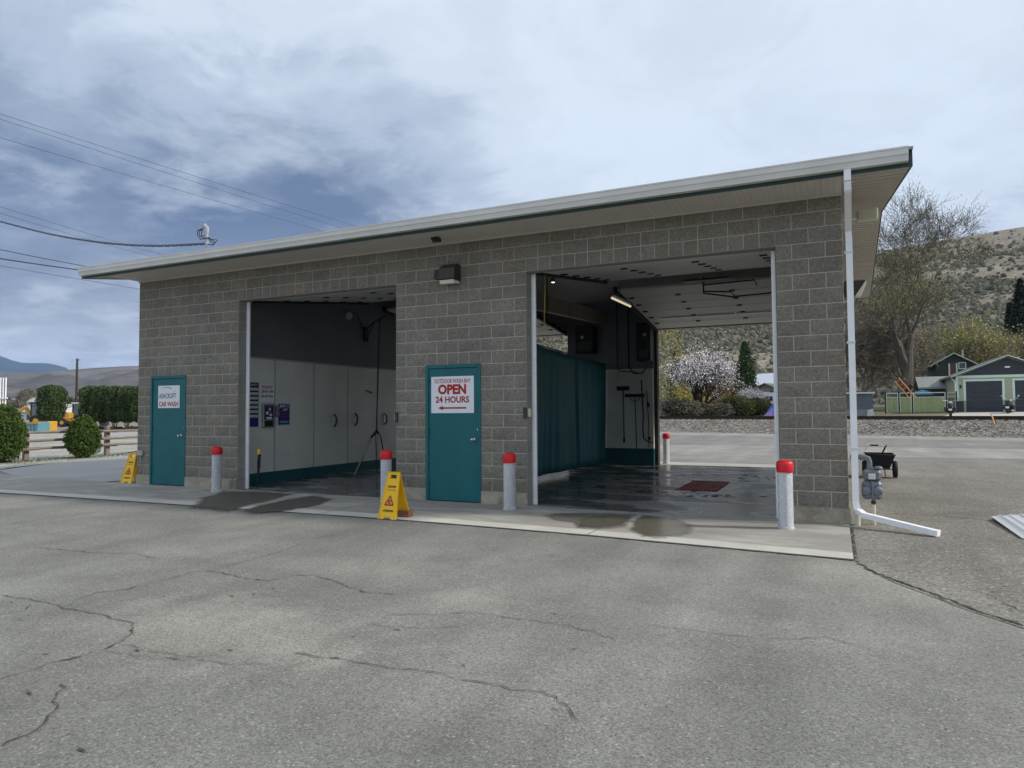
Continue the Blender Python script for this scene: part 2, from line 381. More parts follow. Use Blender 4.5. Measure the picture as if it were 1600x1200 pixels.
# coarse newer asphalt beside the building, meeting the old along a cracked seam
seam = [PZ(*q) for q in ((1337, 877), (1362, 893), (1400, 912), (1450, 930), (1500, 950), (1550, 966), (1600, 983))]
seam = [(p.x, p.y) for p in seam]
struct('side_lot', MB().poly([(13.44, 13.2, .004), (13.44, -2.26, .004)]+[(x, y, .004) for x, y in seam]+[(24, -6.3, .004), (60, -9, .004), (60, 17., .004), (15.0, 14.2, .004)]), mAsphR)
struct('rear_lot', MB().poly([(13.44, 13.22, .0045), (15.0, 14.22, .0045), (60, 17.02, .0045), (60, 22, .0045), (20.8, 22.2, .0045), (-4, 19, .0045), (-6, 10.3, .0045), (-6, 9.95, .0045), (13.44, 9.95, .0045)]), mAsphN)
struct('road', MB().poly([(-40, 27, .003), (60, 14, .003), (60, 24.5, .003), (2.2, 35.2, .003), (-40, 44, .003)]), mRoadM) if False else None
rb = MB().poly([(-8, 19.1, .008), (16, 20.6, .008), (60, 18.6, .008), (60, 24.5, .008), (20.5, 27.8, .008), (2.2, 32.5, .008), (-8, 35., .008)])
struct('road', rb, mRoadM)
struct('road_shoulder', MB().poly([(-8, 35., .006), (2.2, 32.5, .006), (20.5, 27.8, .006), (60, 24.5, .006), (60, 22, .006), (72, 20, .006), (72, 26, .006), (22, 33.3, .006), (2.4, 39.4, .006), (-8, 42.6, .006)]), mAsphN)

# concrete apron in front of the bays with control joints
ap = MB(); xs = [-24, -14, -6.0, -1.0, 2.4, 6.5, 10.6, 13.41]
yf = lambda x: -2.27+.38*min(1, max(0, (13.41-x)/3.2))**.6 - .018*max(0, 7.8-x)**1.05*.9
ZS = .012
def yfront(x):
    P_ = [(-24, -2.6), (-14, -2.45), (-6, -2.3), (-1, -2.07), (2.4, -1.98), (7.8, -1.89), (10.5, -2.0), (13.41, -2.27)]
    for (a, b), (c_, d) in zip(P_, P_[1:]):
        if x <= c_: return lerp(b, d, (x-a)/(c_-a))
    return P_[-1][1]
for a, b in zip(xs, xs[1:]):
    g = .006
    n_ = 4
    for i in range(n_):
        x0 = lerp(a+g, b-g, i/n_); x1 = lerp(a+g, b-g, (i+1)/n_)
        ap.add([(x0, yfront(x0)+.32, ZS), (x1, yfront(x1)+.32, ZS), (x1, -.02 if a > -1.5 else .3, ZS), (x0, -.02 if a > -1.5 else .3, ZS)], [(0, 1, 2, 3)])
mApron = mat('apron_concrete', (.29, .27, .24), .8, var=.16, vscale=.9, fine=.14, fscale=90, stretch=(1, 2.5, 1), bump=.15, bscale=120, bdist=.003, col2=(.38, .365, .33), thr=(.5, .62))
struct('apron', ap, mApron)
edge = MB()
for a, b in zip(xs, xs[1:]):
    for i in range(4):
        x0 = lerp(a+.006, b-.006, i/4); x1 = lerp(a+.006, b-.006, (i+1)/4)
        edge.add([(x0, yfront(x0), -.02), (x1, yfront(x1), -.02), (x1, yfront(x1), ZS), (x0, yfront(x0), ZS), (x1, yfront(x1)+.316, ZS), (x0, yfront(x0)+.316, ZS)], [(0, 1, 2, 3), (3, 2, 4, 5)])
struct('apron_edge', edge, mat('apron_edge_concrete', (.50, .48, .42), .85, var=.12, vscale=1.5, fine=.15, fscale=80, bump=.2, bscale=100, bdist=.003))
# rear apron and the paved strip left of the building
ra = MB(); 
for a, b in ((-1.2, 2.4), (2.4, 6.5), (6.5, 10.6), (10.6, 13.41)): ra.add([(a+.005, 8.82, ZS), (b-.005, 8.82, ZS), (b-.005, 9.84, ZS), (a+.005, 9.86, ZS)], [(0, 1, 2, 3)])
struct('rear_apron', ra, mConcL)
ls = MB().poly([(-1.25, .31, .006), (-.02, .31, .006), (-.02, 12, .006), (-11.6, 12, .006), (-10.9, 7.7, .006), (-6.8, 1.0, .006), (-4.9, .31, .006)])
struct('side_pavement', ls, mat('side_concrete', (.33, .32, .30), .75, var=.12, vscale=.7, fine=.1, stretch=(1, .3, 1)))
sg = MB().poly([(-60, -12, .002), (-11, -2.3, .002), (-6.3, .25, .002), (-7.4, 1.6, .002), (-9.4, 5.4, .002), (-11.8, 8.6, .002), (-16, 14, .002), (-30, 24, .002), (-60, 20, .002)])
struct('gravel_verge', sg, mGravel)
struct('left_lot', MB().poly([(-12.6, 2, -.004), (-13.6, 12, -.004), (-17, 30, -.004), (-44, 42, -.004), (-62, 26, -.004), (-50, -12, -.004), (-16, -14, -.004)]), mLotL)

# cracks: thin ragged strips following the traced lines on the asphalt
def crack(mb, pts, w0=.012, z=.007, seed=0):
    rr = random.Random(seed); P = [PZ(*q) for q in pts]; L_ = []
    for a, b in zip(P, P[1:]):
        k = max(2, int((b-a).length/.05)); d = (b-a).normalized(); nn = Vector((-d.y, d.x, 0))
        for i in range(k):
            L_.append(a.lerp(b, i/k)+nn*rr.uniform(-.018, .018))
    L_.append(P[-1])
    for i, (a, b) in enumerate(zip(L_, L_[1:])):
        d = (b-a).normalized(); nn = Vector((-d.y, d.x, 0)); t = i/len(L_)
        if i == 0: wa = w0*.3
        wb = w0*rr.uniform(.25, 1.1)*min(1, 8*(1-t)+.1)
        if rr.random() < .06: wb *= 2.0
        mb.add([(a-nn*wa/2).to_tuple()[:2]+(z,), (a+nn*wa/2).to_tuple()[:2]+(z,), (b+nn*wb/2).to_tuple()[:2]+(z,), (b-nn*wb/2).to_tuple()[:2]+(z,)], [(0, 1, 2, 3)][::1]); wa = wb
ck = MB()
CR = [([(0, 931), (40, 936), (85, 945), (105, 953), (140, 958), (165, 963), (205, 975), (207, 985), (200, 998), (180, 1007), (150, 1020), (110, 1030), (75, 1038), (50, 1048), (0, 1062)], .010),
      ([(0, 1168), (25, 1157), (60, 1140), (75, 1127), (84, 1110), (88, 1090), (97, 1076), (95, 1070)], .012),
      ([(100, 952), (120, 938), (150, 927), (200, 921), (260, 905), (300, 895), (340, 890), (400, 873), (440, 862), (480, 846), (530, 833), (600, 822)], .007),
      ([(325, 892), (360, 898), (385, 905), (420, 908), (460, 900), (490, 899), (520, 908), (545, 919), (575, 926), (620, 930)], .010),
      ([(460, 1019), (490, 1025), (545, 1034), (600, 1041), (640, 1048), (690, 1054), (720, 1062), (755, 1069), (800, 1078), (850, 1083), (870, 1090), (878, 1102), (893, 1115), (905, 1130)], .009),
      ([(600, 962), (640, 962), (700, 960), (745, 958), (800, 966), (850, 973), (890, 978), (935, 990), (960, 1002)], .006),
      ([(560, 975), (600, 978), (660, 983), (720, 980)], .006),
      ([(1000, 975), (1060, 982), (1120, 990), (1180, 998), (1250, 1000), (1290, 996), (1340, 1008), (1390, 1020)], .006),
      ([(55, 856), (90, 859), (150, 864), (215, 866), (235, 872), (260, 873)], .010),
      ([(165, 1018), (200, 1022), (240, 1029), (300, 1031), (360, 1038), (420, 1040)], .006),
      ([(40, 950), (48, 946), (42, 953), (0, 961)], .007),
      ([(190, 1007), (230, 1017), (290, 1026), (350, 1028)], .005)]
for i, (p, w0) in enumerate(CR): crack(ck, p, w0, seed=i)
crack(ck, [(1337, 877), (1362, 893), (1400, 908), (1450, 926), (1500, 945), (1550, 963), (1600, 980)], .030, .009, 40)
crack(ck, [(1380, 902), (1400, 909), (1440, 922), (1470, 936), (1530, 958)], .016, .009, 41)
crack(ck, [(1495, 919), (1530, 925), (1560, 938), (1600, 957)], .010, .009, 42)
crack(ck, [(1334, 876), (1334, 860), (1332, 840), (1331, 826)], .035, .009, 43)
crack(ck, [(1395, 803), (1460, 806), (1530, 812), (1562, 817)], .020, .009, 44)
crack(ck, [(1420, 754), (1480, 756), (1540, 758), (1600, 761)], .022, .009, 45)
for i in range(190):   # small pits and tar nicks
    x, y = R.uniform(-2, 22), R.uniform(-9.0, -2.8); a = R.uniform(-.5, .2)+.1; l = R.uniform(.01, .045); w_ = R.uniform(.004, .009)
    c_, s_ = math.cos(a), math.sin(a); ck.add([(x-c_*l-s_*0, y-s_*l, .0072), (x+s_*w_, y-c_*w_, .0072), (x+c_*l, y+s_*l, .0072), (x-s_*w_, y+c_*w_, .0072)], [(0, 1, 2, 3)])
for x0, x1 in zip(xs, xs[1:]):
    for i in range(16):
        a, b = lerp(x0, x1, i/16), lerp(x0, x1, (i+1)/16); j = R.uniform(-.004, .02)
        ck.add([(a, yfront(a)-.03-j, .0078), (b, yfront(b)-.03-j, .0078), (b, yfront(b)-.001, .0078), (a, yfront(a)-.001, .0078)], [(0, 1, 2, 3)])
struct('asphalt_cracks', ck, mat('crack_dark', (.062, .059, .052), .95, var=.2))  # dark colour of the cracks, pits and tar nicks

# wet patches and puddles on the apron (thin films)
def film(pts, z, mt, name='puddle', wob=.03, seed=0):
    P = [PZ(*q) for q in pts]; out = []
    for i in range(len(P)):
        a, b = P[i], P[(i+1) % len(P)]; k = max(2, int((b-a).length/.06))
        for j in range(k):
            p = a.lerp(b, j/k); f = noise.noise_vector(Vector((p.x*2.5, p.y*2.5, seed)))+.4*noise.noise_vector(Vector((p.x*9, p.y*9, seed)))
            out.append(Vector((p.x+f.x*wob*2, p.y+f.y*wob, z)))
    c_ = sum(out, Vector())/len(out); n = len(out); mb = MB(); rings = (1.12, .95, .8, .6, .3)
    for k in rings: mb.v += [tuple(c_.lerp(p, k)) for p in out]
    mb.v.append(tuple(c_))
    for q in range(len(rings)-1):
        for i in range(n): mb.f.append((q*n+i, q*n+(i+1) % n, (q+1)*n+(i+1) % n, (q+1)*n+i))
    q = len(rings)-1
    for i in range(n): mb.f.append((q*n+i, q*n+(i+1) % n, len(mb.v)-1))
    o = mb.build(name, mt); at = o.data.attributes.new('fade', 'FLOAT', 'POINT')
    vals = [0.]*n+[.42]*n+[.9]*n+[1.]*(2*n)+[1.]
    at.data.foreach_set('value', vals); tag(o, kind='structure')
def film_mat(name, *a, soft=.75, **k):
    mt = mat(name, *a, **k); nt = mt.node_tree; N = nt.nodes; L = nt.links; b = N['Principled BSDF']
    at = N.new('ShaderNodeAttribute'); at.attribute_name = 'fade'; tc = N.new('ShaderNodeTexCoord'); tx = N.new('ShaderNodeTexNoise'); tx.inputs['Scale'].default_value = 7; tx.inputs['Detail'].default_value = 6; tx.inputs['Roughness'].default_value = .65; L.new(tc.outputs['Object'], tx.inputs[0])
    ad = N.new('ShaderNodeMath'); ad.operation = 'MULTIPLY_ADD'; L.new(tx.outputs[0], ad.inputs[0]); ad.inputs[1].default_value = 1.1; L.new(at.outputs['Fac'], ad.inputs[2])
    mr = N.new('ShaderNodeMapRange'); L.new(ad.outputs[0], mr.inputs[0]); mr.inputs[1].default_value = .95-soft*.5; mr.inputs[2].default_value = .95+soft*.5; mr.inputs[4].default_value = k.get('amax', .93) if False else .93
    L.new(mr.outputs[0], b.inputs['Alpha']); return mt
mWet = film_mat('wet_concrete', (.095, .085, .068), .45, var=.15, vscale=2, fine=.1)
mWet2 = film_mat('damp_concrete', (.13, .12, .10), .6, var=.15, vscale=2)
mPud = film_mat('puddle_water', (.16, .145, .105), .16, var=.1, vscale=1.5, spec=.5)
film([(300, 794), (318, 779), (352, 769), (400, 769), (462, 773), (430, 781), (395, 789), (355, 800)], .0135, mWet, 'wet_patch', seed=1)
film([(376, 800), (410, 790), (440, 784), (490, 775), (520, 781), (500, 790), (455, 798), (430, 801), (396, 804)], .0135, mWet, 'wet_patch', seed=2)
film([(855, 806), (880, 803), (935, 803), (988, 805), (985, 814), (975, 824), (940, 828), (905, 826), (898, 818), (862, 814)], .0135, mWet2, 'wet_patch', seed=3)
film([(902, 813), (940, 808), (982, 808), (972, 821), (940, 826), (908, 824)], .0155, mPud, 'puddle', seed=4)
film([(990, 815), (1005, 806), (1050, 812), (1083, 822), (1075, 834), (1040, 842), (1008, 840), (985, 828)], .0135, mPud, 'puddle', seed=5)

# control joint between the slabs running diagonally out of the right bay
jt = MB()
for x in (2.4, 6.5, 10.6):
    jt.add([(x-.006, yfront(x), .0128), (x+.006, yfront(x), .0128), (x+.006, -.05, .0128), (x-.006, -.05, .0128)], [(0, 1, 2, 3)])
struct('control_joints', jt, mat('joint_dark', (.07, .065, .06), .9))

# interior floor slab: worn concrete, partly wet
def wet_floor():
    mt = bpy.data.materials.new('wash_bay_floor'); mt.use_nodes = True; nt = mt.node_tree; N = nt.nodes; L = nt.links; b = N['Principled BSDF']
    tc = N.new('ShaderNodeTexCoord')
    def noise_(s, st, det=5, loc=(0, 0, 0)):
        mp = N.new('ShaderNodeMapping'); mp.inputs['Scale'].default_value = st; mp.inputs['Location'].default_value = loc; L.new(tc.outputs['Object'], mp.inputs[0])
        t = N.new('ShaderNodeTexNoise'); t.inputs['Scale'].default_value = s; t.inputs['Detail'].default_value = det; t.inputs['Roughness'].default_value = .6; L.new(mp.outputs[0], t.inputs[0]); return t.outputs[0]
    r = N.new('ShaderNodeMapRange'); L.new(noise_(1.0, (.7, 1.6, 1)), r.inputs[0]); r.inputs[1].default_value = .42; r.inputs[2].default_value = .50; r.clamp = True
    mx = N.new('ShaderNodeMix'); mx.data_type = 'RGBA'; L.new(r.outputs[0], mx.inputs[0]); mx.inputs[6].default_value = (.21, .205, .20, 1); mx.inputs[7].default_value = (.085, .082, .08, 1)
    r2 = N.new('ShaderNodeMapRange'); L.new(noise_(2.6, (.5, 2.2, 1), 7, (4, 2, 0)), r2.inputs[0]); r2.inputs[1].default_value = .3; r2.inputs[2].default_value = .7; r2.inputs[3].default_value = .65; r2.inputs[4].default_value = 1.3
    sc_ = N.new('ShaderNodeVectorMath'); sc_.operation = 'SCALE'; L.new(mx.outputs[2], sc_.inputs[0]); L.new(r2.outputs[0], sc_.inputs['Scale']); L.new(sc_.outputs[0], b.inputs['Base Color'])
    r3 = N.new('ShaderNodeMapRange'); L.new(r.outputs[0], r3.inputs[0]); r3.inputs[3].default_value = .55; r3.inputs[4].default_value = .17; L.new(r3.outputs[0], b.inputs['Roughness'])
    bp = N.new('ShaderNodeBump'); bp.inputs['Strength'].default_value = .25; bp.inputs['Distance'].default_value = .004; L.new(noise_(14, (1, 1, 1), 4), bp.inputs['Height']); L.new(bp.outputs[0], b.inputs['Normal'])
    return mt
fl = MB().poly([(0.1, .0, .004), (13.3, .0, .004), (13.3, 8.8, .004), (.1, 8.8, .004)])
struct('floor', fl, wet_floor())
deb = MB()
for i in range(60):
    x, y = R.uniform(9.6, 12.4), R.choice([R.gauss(2.5, .25), R.gauss(6.2, .4)]); s_ = R.uniform(.01, .045)
    deb.sph((x, y, .006), s_*1.6, s_, s_*.22, 6, 3, .6, i)
tag(deb.build('mud_clumps', mat('mud', (.035, .022, .018), .6)), 'dark specks of mud scattered on the wet floor of the right wash bay', 'mud', kind='stuff')

# ------------------------------------------------------------------ THE BUILDING
W_ = 66*H; DP = 8.8
BL = thing('car_wash_building', 'low grey split-face block car wash with two open drive-through bays and white-guttered metal roof', 'building', (6.7, 4.4, 0))
def block_wall(mb, org, u, nrm, halves, courses, openings, gx=6, gz=3, depth=.19, rough=.008, k0=1, seed=0, reveal=True):
    """Blocks laid in running bond. openings: (h0,h1,ktop); a soldier row of halves sits over each opening."""
    rr = random.Random(seed); org, u, nrm = Vector(org), Vector(u), Vector(nrm); j = .0055
    for k in range(k0, courses):
        # break the course into stretches free of openings
        spans = []; x = 0
        for (a, b, kt) in sorted(openings):
            if k < kt:
                if a > x: spans.append((x, a, 0))
                x = b
            elif k == kt:
                if a > x: spans.append((x, a, 0))
                spans.append((a, b, 1)); x = b
        if x < halves: spans.append((x, halves, 0))
        for (a, b, lint) in spans:
            cells = []; h = a
            if lint: cells = [(i, i+1) for i in range(a, b)]
            else:
                if (a+k) % 2: cells.append((a, a+1)); h = a+1
                while h < b: cells.append((h, min(h+2, b))); h += 2
            for (c0, c1) in cells:
                x0, x1 = c0*H+j, c1*H-j; z0, z1 = k*H+j, (k+1)*H-j; base = len(mb.v); nx = gx if c1-c0 == 2 else max(2, gx//2)
                amp = rough*(.35 if lint else 1)
                so = rr.uniform(0, 50)
                for q in range(gz+1):
                    for p in range(nx+1):
                        s_ = lerp(x0, x1, p/nx); t_ = lerp(z0, z1, q/gz); e = (p in (0, nx)) or (q in (0, gz))
                        n3 = noise.noise(Vector((s_*9+so, t_*14, so)))+.5*noise.noise(Vector((s_*25, t_*25+so, 3)))
                        dpt = (.0 if e else amp*.9)+amp*n3*(.35 if e else 1)
                        P = org+u*s_+nrm*dpt; mb.v.append((P.x, P.y, P.z+t_))
                for q in range(gz):
                    for p in range(nx):
                        i = base+q*(nx+1)+p; mb.f.append((i, i+1, i+nx+2, i+nx+1))
                # sides and back
                ring = [base+p for p in range(nx+1)]+[base+q*(nx+1)+nx for q in range(1, gz+1)]+[base+gz*(nx+1)+p for p in range(nx-1, -1, -1)]+[base+q*(nx+1) for q in range(gz-1, 0, -1)]
                b2 = len(mb.v)
                for i in ring:
                    vx = Vector(mb.v[i]); dd = (vx-org).dot(nrm); vx = vx-nrm*(dd+depth); mb.v.append(vx.to_tuple())
                nr = len(ring)
                for i in range(nr): mb.f.append((ring[i], b2+i, b2+(i+1) % nr, ring[(i+1) % nr]))
                mb.f.append(tuple(b2+i for i in range(nr)))
def mortar_wall(mb, org, u, nrm, halves, courses, openings, inset=.001, depth=.186, k0=1):
    org, u, nrm = Vector(org), Vector(u), Vector(nrm); cuts = sorted({0, halves, *[o[0] for o in openings], *[o[1] for o in openings]})
    for a, b in zip(cuts, cuts[1:]):
        kt = max([o[2] for o in openings if o[0] <= a and b <= o[1]]+[k0])
        ea = .004 if (a == 0 or a in [o[1] for o in openings]) and kt == k0 else 0; eb = .004 if (b == halves or b in [o[0] for o in openings]) and kt == k0 else 0
        x0, x1 = a*H+ea, b*H-eb; z0, z1 = kt*H+(.004 if kt > k0 else 0), courses*H
        c_ = org+u*((x0+x1)/2)-nrm*(inset+depth/2); mb.obox((c_.x, c_.y, (z0+z1)/2), u*((x1-x0)/2), nrm*(depth/2-.001), Vector((0, 0, (z1-z0)/2)))
OP_F = [(2, 7, 11), (14, 32, 18), (35, 40, 11), (44, 62, 18)]; OP_R = [(4, 22, 18), (34, 52, 18)]   # rear openings seen from behind, x from the right
bw = MB(); block_wall(bw, (0, 0, 0), (1, 0, 0), (0, -1, 0), 66, 21, OP_F, 8, 4)
BW = bw.build('front_wall', mBlock, BL)
mw = MB(); mortar_wall(mw, (0, 0, 0), (1, 0, 0), (0, -1, 0), 66, 21, OP_F); mw.build('mortar', mMortar, BW)
# other three walls
NS = 42
ow = MB(); om = MB()
block_wall(ow, (W_, .2, 0), (0, 1, 0), (1, 0, 0), NS, 21, [], 4, 2, .18, seed=2); mortar_wall(om, (W_, .2, 0), (0, 1, 0), (1, 0, 0), NS, 21, [])
sw = ow.build('side_wall', mBlock, BL); om.build('mortar', mMortar, sw)
ow = MB(); om = MB()
block_wall(ow, (0, .2+NS*H, 0), (0, -1, 0), (-1, 0, 0), NS, 21, [], 4, 2, .18, seed=3); mortar_wall(om, (0, .2+NS*H, 0), (0, -1, 0), (-1, 0, 0), NS, 21, [])
sw = ow.build('side_wall', mBlock, BL); om.build('mortar', mMortar, sw)
yr = .2+NS*H+.2
ow = MB(); om = MB()
block_wall(ow, (W_, yr, 0), (-1, 0, 0), (0, 1, 0), 66, 21, OP_R, 2, 1, .18, seed=4); mortar_wall(om, (W_, yr, 0), (-1, 0, 0), (0, 1, 0), 66, 21, OP_R)
sw = ow.build('rear_wall', mBlock, BL); om.build('mortar', mMortar, sw)
# foundation course
fd = MB(); e = .012
for a, b in ((0, 2), (7, 14), (32, 35), (40, 44), (62, 66)): fd.box(a*H-(.0 if a else e), b*H+(e if b == 66 else 0), -e, .19, -.05, H-.002)
fd.box(W_-.19, W_+e, .19, yr-.2, -.05, H-.002); fd.box(-e, .19, .19, yr-.2, -.05, H-.002)
for a, b in ((0, 4), (22, 34), (52, 66)): fd.box(W_-b*H, W_-a*H, yr-.19, yr+e, -.05, H-.002)
build_each(fd, 'foundation', mFound, BL)
# smooth door reveals and lintel soffits set 2 mm proud of the mortar
for a, b in ((14, 32), (44, 62)):
    for x, sgn in ((a*H, 1), (b*H, -1)):
        rv = MB()
        for k in range(0, 18): rv.box(*(sorted((x+sgn*.0, x+sgn*.004))), .012, .195, k*H+(.004 if k else .02), (k+1)*H-.004)
        rv.build('jamb_facing', mSmooth, BL)
    MB().box(a*H+.004, b*H-.004, .004, .195, 18*H-.004, 18*H+.002).build('lintel_soffit', mSmooth, BL)
# gable infill above the side walls and interior ceiling
RY, RS, ZE = 4.4, .16, 21*H
def roofz(y): return ZE+RS*(y+.75) if y < RY else ZE+RS*(RY+.75)-RS*(y-RY)
X0, X1, Y0, Y1 = -.72, 14.13, -.75, 9.55
gb = MB()
for x in (0.0, W_-.2): gb.prism([(x, 0, ZE), (x, RY, roofz(RY)-.01), (x, yr, ZE), ], (.2, 0, 0))
build_each(gb, 'gable_wall', mat('gable_panel', (.38, .36, .33), .7, var=.08), BL)
# roof: sheet, ribs, fascia, gutter, soffits
rf = MB(); T = .165
for (ya, yb) in ((Y0-.10, RY), (RY, Y1+.10)):
    za = roofz(max(ya, Y0)) if ya < RY else roofz(RY); zb = roofz(RY) if ya < RY else roofz(Y1)
    za += T; zb += T; th = .03
    rf.add([(X0-.02, ya, za), (X1+.02, ya, za), (X1+.02, yb, zb), (X0-.02, yb, zb), (X0-.02, ya, za+th), (X1+.02, ya, za+th), (X1+.02, yb, zb+th), (X0-.02, yb, zb+th)],
           [(0, 3, 2, 1), (4, 5, 6, 7), (0, 1, 5, 4), (1, 2, 6, 5), (2, 3, 7, 6), (3, 0, 4, 7)])
    k = 0; x = X0+.1
    while x < X1:
        rf.bar((x, ya+(.05 if ya < 0 else 0), za+th+.004+(.05*RS if ya < 0 else 0)), (x, yb-(.05 if yb > RY else 0), zb+th+.004), .022, .012); x += .3048
RO = rf.build('roof', mat('metal_roofing', (.30, .31, .31), .5, .3, var=.06), BL)
ce = MB(); 
for (ya, yb) in ((.2, RY), (RY, yr-.2)):
    ce.add([(.2, ya, roofz(ya)+.03), (W_-.2, ya, roofz(ya)+.03), (W_-.2, yb, roofz(yb)+.03), (.2, yb, roofz(yb)+.03)], [(0, 1, 2, 3)])
ce.build('ceiling', mat('ceiling_panel', (.50, .50, .48), .6, var=.1, vscale=.8), BL)
ft = MB()   # green drip trim and fascia boards
ft.box(X0, X1, Y0-.018, Y0, ZE-.012, ZE+.175); ft.box(X0, X1, Y1, Y1+.018, ZE-.012, ZE+.175)
for x in (X0-.018, X1):
    for (ya, yb) in ((Y0-.018, RY), (RY, Y1+.018)):
        za, zb = roofz(max(Y0, ya)) if ya < RY else roofz(RY), roofz(RY) if ya < RY else roofz(Y1)
        ft.add([(x, ya, za-.012), (x+.018, ya, za-.012), (x+.018, yb, zb-.012), (x, yb, zb-.012), (x, ya, za+.205), (x+.018, ya, za+.205), (x+.018, yb, zb+.205), (x, yb, zb+.205)],
               [(0, 3, 2, 1), (4, 5, 6, 7), (0, 1, 5, 4), (1, 2, 6, 5), (2, 3, 7, 6), (3, 0, 4, 7)])
ft.build('fascia', mGreenTrim, RO)
def gutter(y, s):
    g_ = MB(); z0 = ZE+.035; pr = [(0, 0), (.085, 0), (.088, .02), (.10, .06), (.112, .075), (.115, .135), (.122, .14), (.122, .158), (.112, .158), (.108, .14), (.01, .02), (0, .155)]
    g_.prism([(X0+.03, y-s*a, z0+b) for a, b in pr], (X1-X0-.06, 0, 0)); return g_
gutter(Y0-.019, 1).build('gutter', mGutter, RO); gutter(Y1+.019, -1).build('gutter', mGutter, RO)
sf = MB(); zz = ZE-.003   # ribbed soffit: panels with V joints every 75 mm
x = 0.0
while x < W_-.01:
    x2 = min(x+.0762, W_); g_ = .008
    sf.add([(x, Y0, zz), (x2-g_, Y0, zz), (x2-g_, .0, zz), (x, 0, zz), (x2-g_/2, Y0, zz+.006), (x2-g_/2, 0, zz+.006), (x2, Y0, zz), (x2, 0, zz)], [(0, 3, 2, 1), (1, 2, 5, 4), (4, 5, 7, 6)]); x = x2
y = yr
sf.poly([(0, yr, zz), (0, Y1, zz), (W_, Y1, zz), (W_, yr, zz)])
for (xa, xb) in ((W_+.001, X1), (X0, -.001)):
    y = Y0
    while y < Y1-.01:
        y2 = min(y+.15, Y1)
        if y < RY < y2: y2 = RY
        za, zb = roofz(y), roofz(y2); g_ = .022
        sf.add([(xa, y, za), (xb, y, za), (xb, y2-g_, zb), (xa, y2-g_, zb), (xa, y2-g_/2, zb+.022), (xb, y2-g_/2, zb+.022), (xa, y2, zb), (xb, y2, zb)], [(0, 3, 2, 1), (3, 2, 5, 4), (4, 5, 7, 6)]); y = y2
    xs_ = W_ if xa > 1 else -.0
    sf.add([(xs_, Y0, ZE-.003), (xs_, 0, ZE-.003), (xs_, 0, roofz(0))], [(0, 1, 2)])
SO = sf.build('soffit', mSoffit, RO)
gv = MB()  # dark strips just under the gable soffit, painted as its groove shadows
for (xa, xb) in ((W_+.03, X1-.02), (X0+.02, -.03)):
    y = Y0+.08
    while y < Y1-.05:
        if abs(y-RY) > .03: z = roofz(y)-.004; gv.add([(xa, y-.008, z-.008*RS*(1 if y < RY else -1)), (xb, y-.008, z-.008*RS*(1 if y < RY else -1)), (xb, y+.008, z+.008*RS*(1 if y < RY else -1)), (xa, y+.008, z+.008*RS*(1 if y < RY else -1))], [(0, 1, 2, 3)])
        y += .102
tag(gv.build('painted_groove_shadows', mat('soffit_painted_shadow', (.17, .155, .14), .8), SO), kind='stuff')
MB().box(0, W_, -.028, -.009, ZE-.034, ZE-.004).build('soffit_moulding', mat('moulding', (.55, .50, .45), .6), RO)
# downspout at the right corner with its outlet elbow
dsm = MB(); dx, dy = 13.485, -.075
pth = [(13.47, Y0-.07, ZE+.04), (13.47, Y0-.07, ZE-.10), (13.472, Y0-.03, ZE-.2), (13.48, dy, ZE-.52), (dx, dy, ZE-.62), (dx, dy, .30), (dx+.02, dy-.03, .20), (dx+.09, dy-.10, .155)]
for a, b in zip(pth, pth[1:]): dsm.bar(a, b, .076, .056, (0, 1, 0) if abs(b[2]-a[2]) > abs(b[1]-a[1]) else (0, 0, 1))
DS = dsm.build('downspout', mWhite, RO)
st = MB()
for z in (3.45, 2.3, .95): st.box(dx-.055, dx+.043, dy-.035, dy+.03, z, z+.03)
build_each(st, 'strap', mTrim, DS)
ext = thing('downspout_extension', 'long white gutter pipe slanting down onto the asphalt from the corner downspout', 'drain pipe', (14.3, -.5, 0))
ex = MB(); a, b = Vector((dx+.07, dy-.09, .158)), Vector((14.31, -.56, .045)); ex.bar(a, b, .085, .062); d = (b-a).normalized(); ex.bar(b-d*.02, b+d*.006, .092, .068)
ex.build('pipe', mWhite, ext)

# --- interior lining
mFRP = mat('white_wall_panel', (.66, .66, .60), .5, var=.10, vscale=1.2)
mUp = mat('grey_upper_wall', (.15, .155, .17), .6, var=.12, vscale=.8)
FZ = 2.62
il = MB(); il.box(2.3, 2.4, .2, yr-.2, .23, FZ)
il.box(6.5+.02, 8.94-.04, 8.42, yr-.2, .46, 2.6); il.box(.2, 2.32, yr-.24, yr-.2, .4, FZ)
il.box(12.99, 13.2, .2, yr-.2, .36, FZ)
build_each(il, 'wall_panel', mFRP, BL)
pj = MB()
for y in (1.42, 2.64, 3.86, 5.08, 6.3, 7.5): pj.box(2.4, 2.406, y, y+.03, .24, FZ-.01)
pj.box(2.4, 2.408, .3, yr-.3, FZ-.02, FZ+.015)
build_each(pj, 'panel_joint', mat('panel_joint_strip', (.36, .37, .35), .5), BL)
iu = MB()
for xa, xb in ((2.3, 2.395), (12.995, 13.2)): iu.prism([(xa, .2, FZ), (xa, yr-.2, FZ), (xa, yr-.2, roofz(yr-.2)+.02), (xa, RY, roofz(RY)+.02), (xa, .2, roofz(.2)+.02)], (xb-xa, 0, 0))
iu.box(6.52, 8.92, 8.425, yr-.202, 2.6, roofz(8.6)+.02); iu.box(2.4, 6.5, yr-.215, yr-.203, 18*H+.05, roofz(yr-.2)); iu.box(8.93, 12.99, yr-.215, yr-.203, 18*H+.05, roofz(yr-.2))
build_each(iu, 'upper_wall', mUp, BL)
it = MB(); it.box(2.3, 2.412, .2, yr-.2, 0, .23); it.box(6.54, 8.90, 8.41, yr-.2, 0, .46); it.box(12.98, 13.2, .2, yr-.2, 0, .36)
build_each(it, 'wall_base', mTealDark, BL)
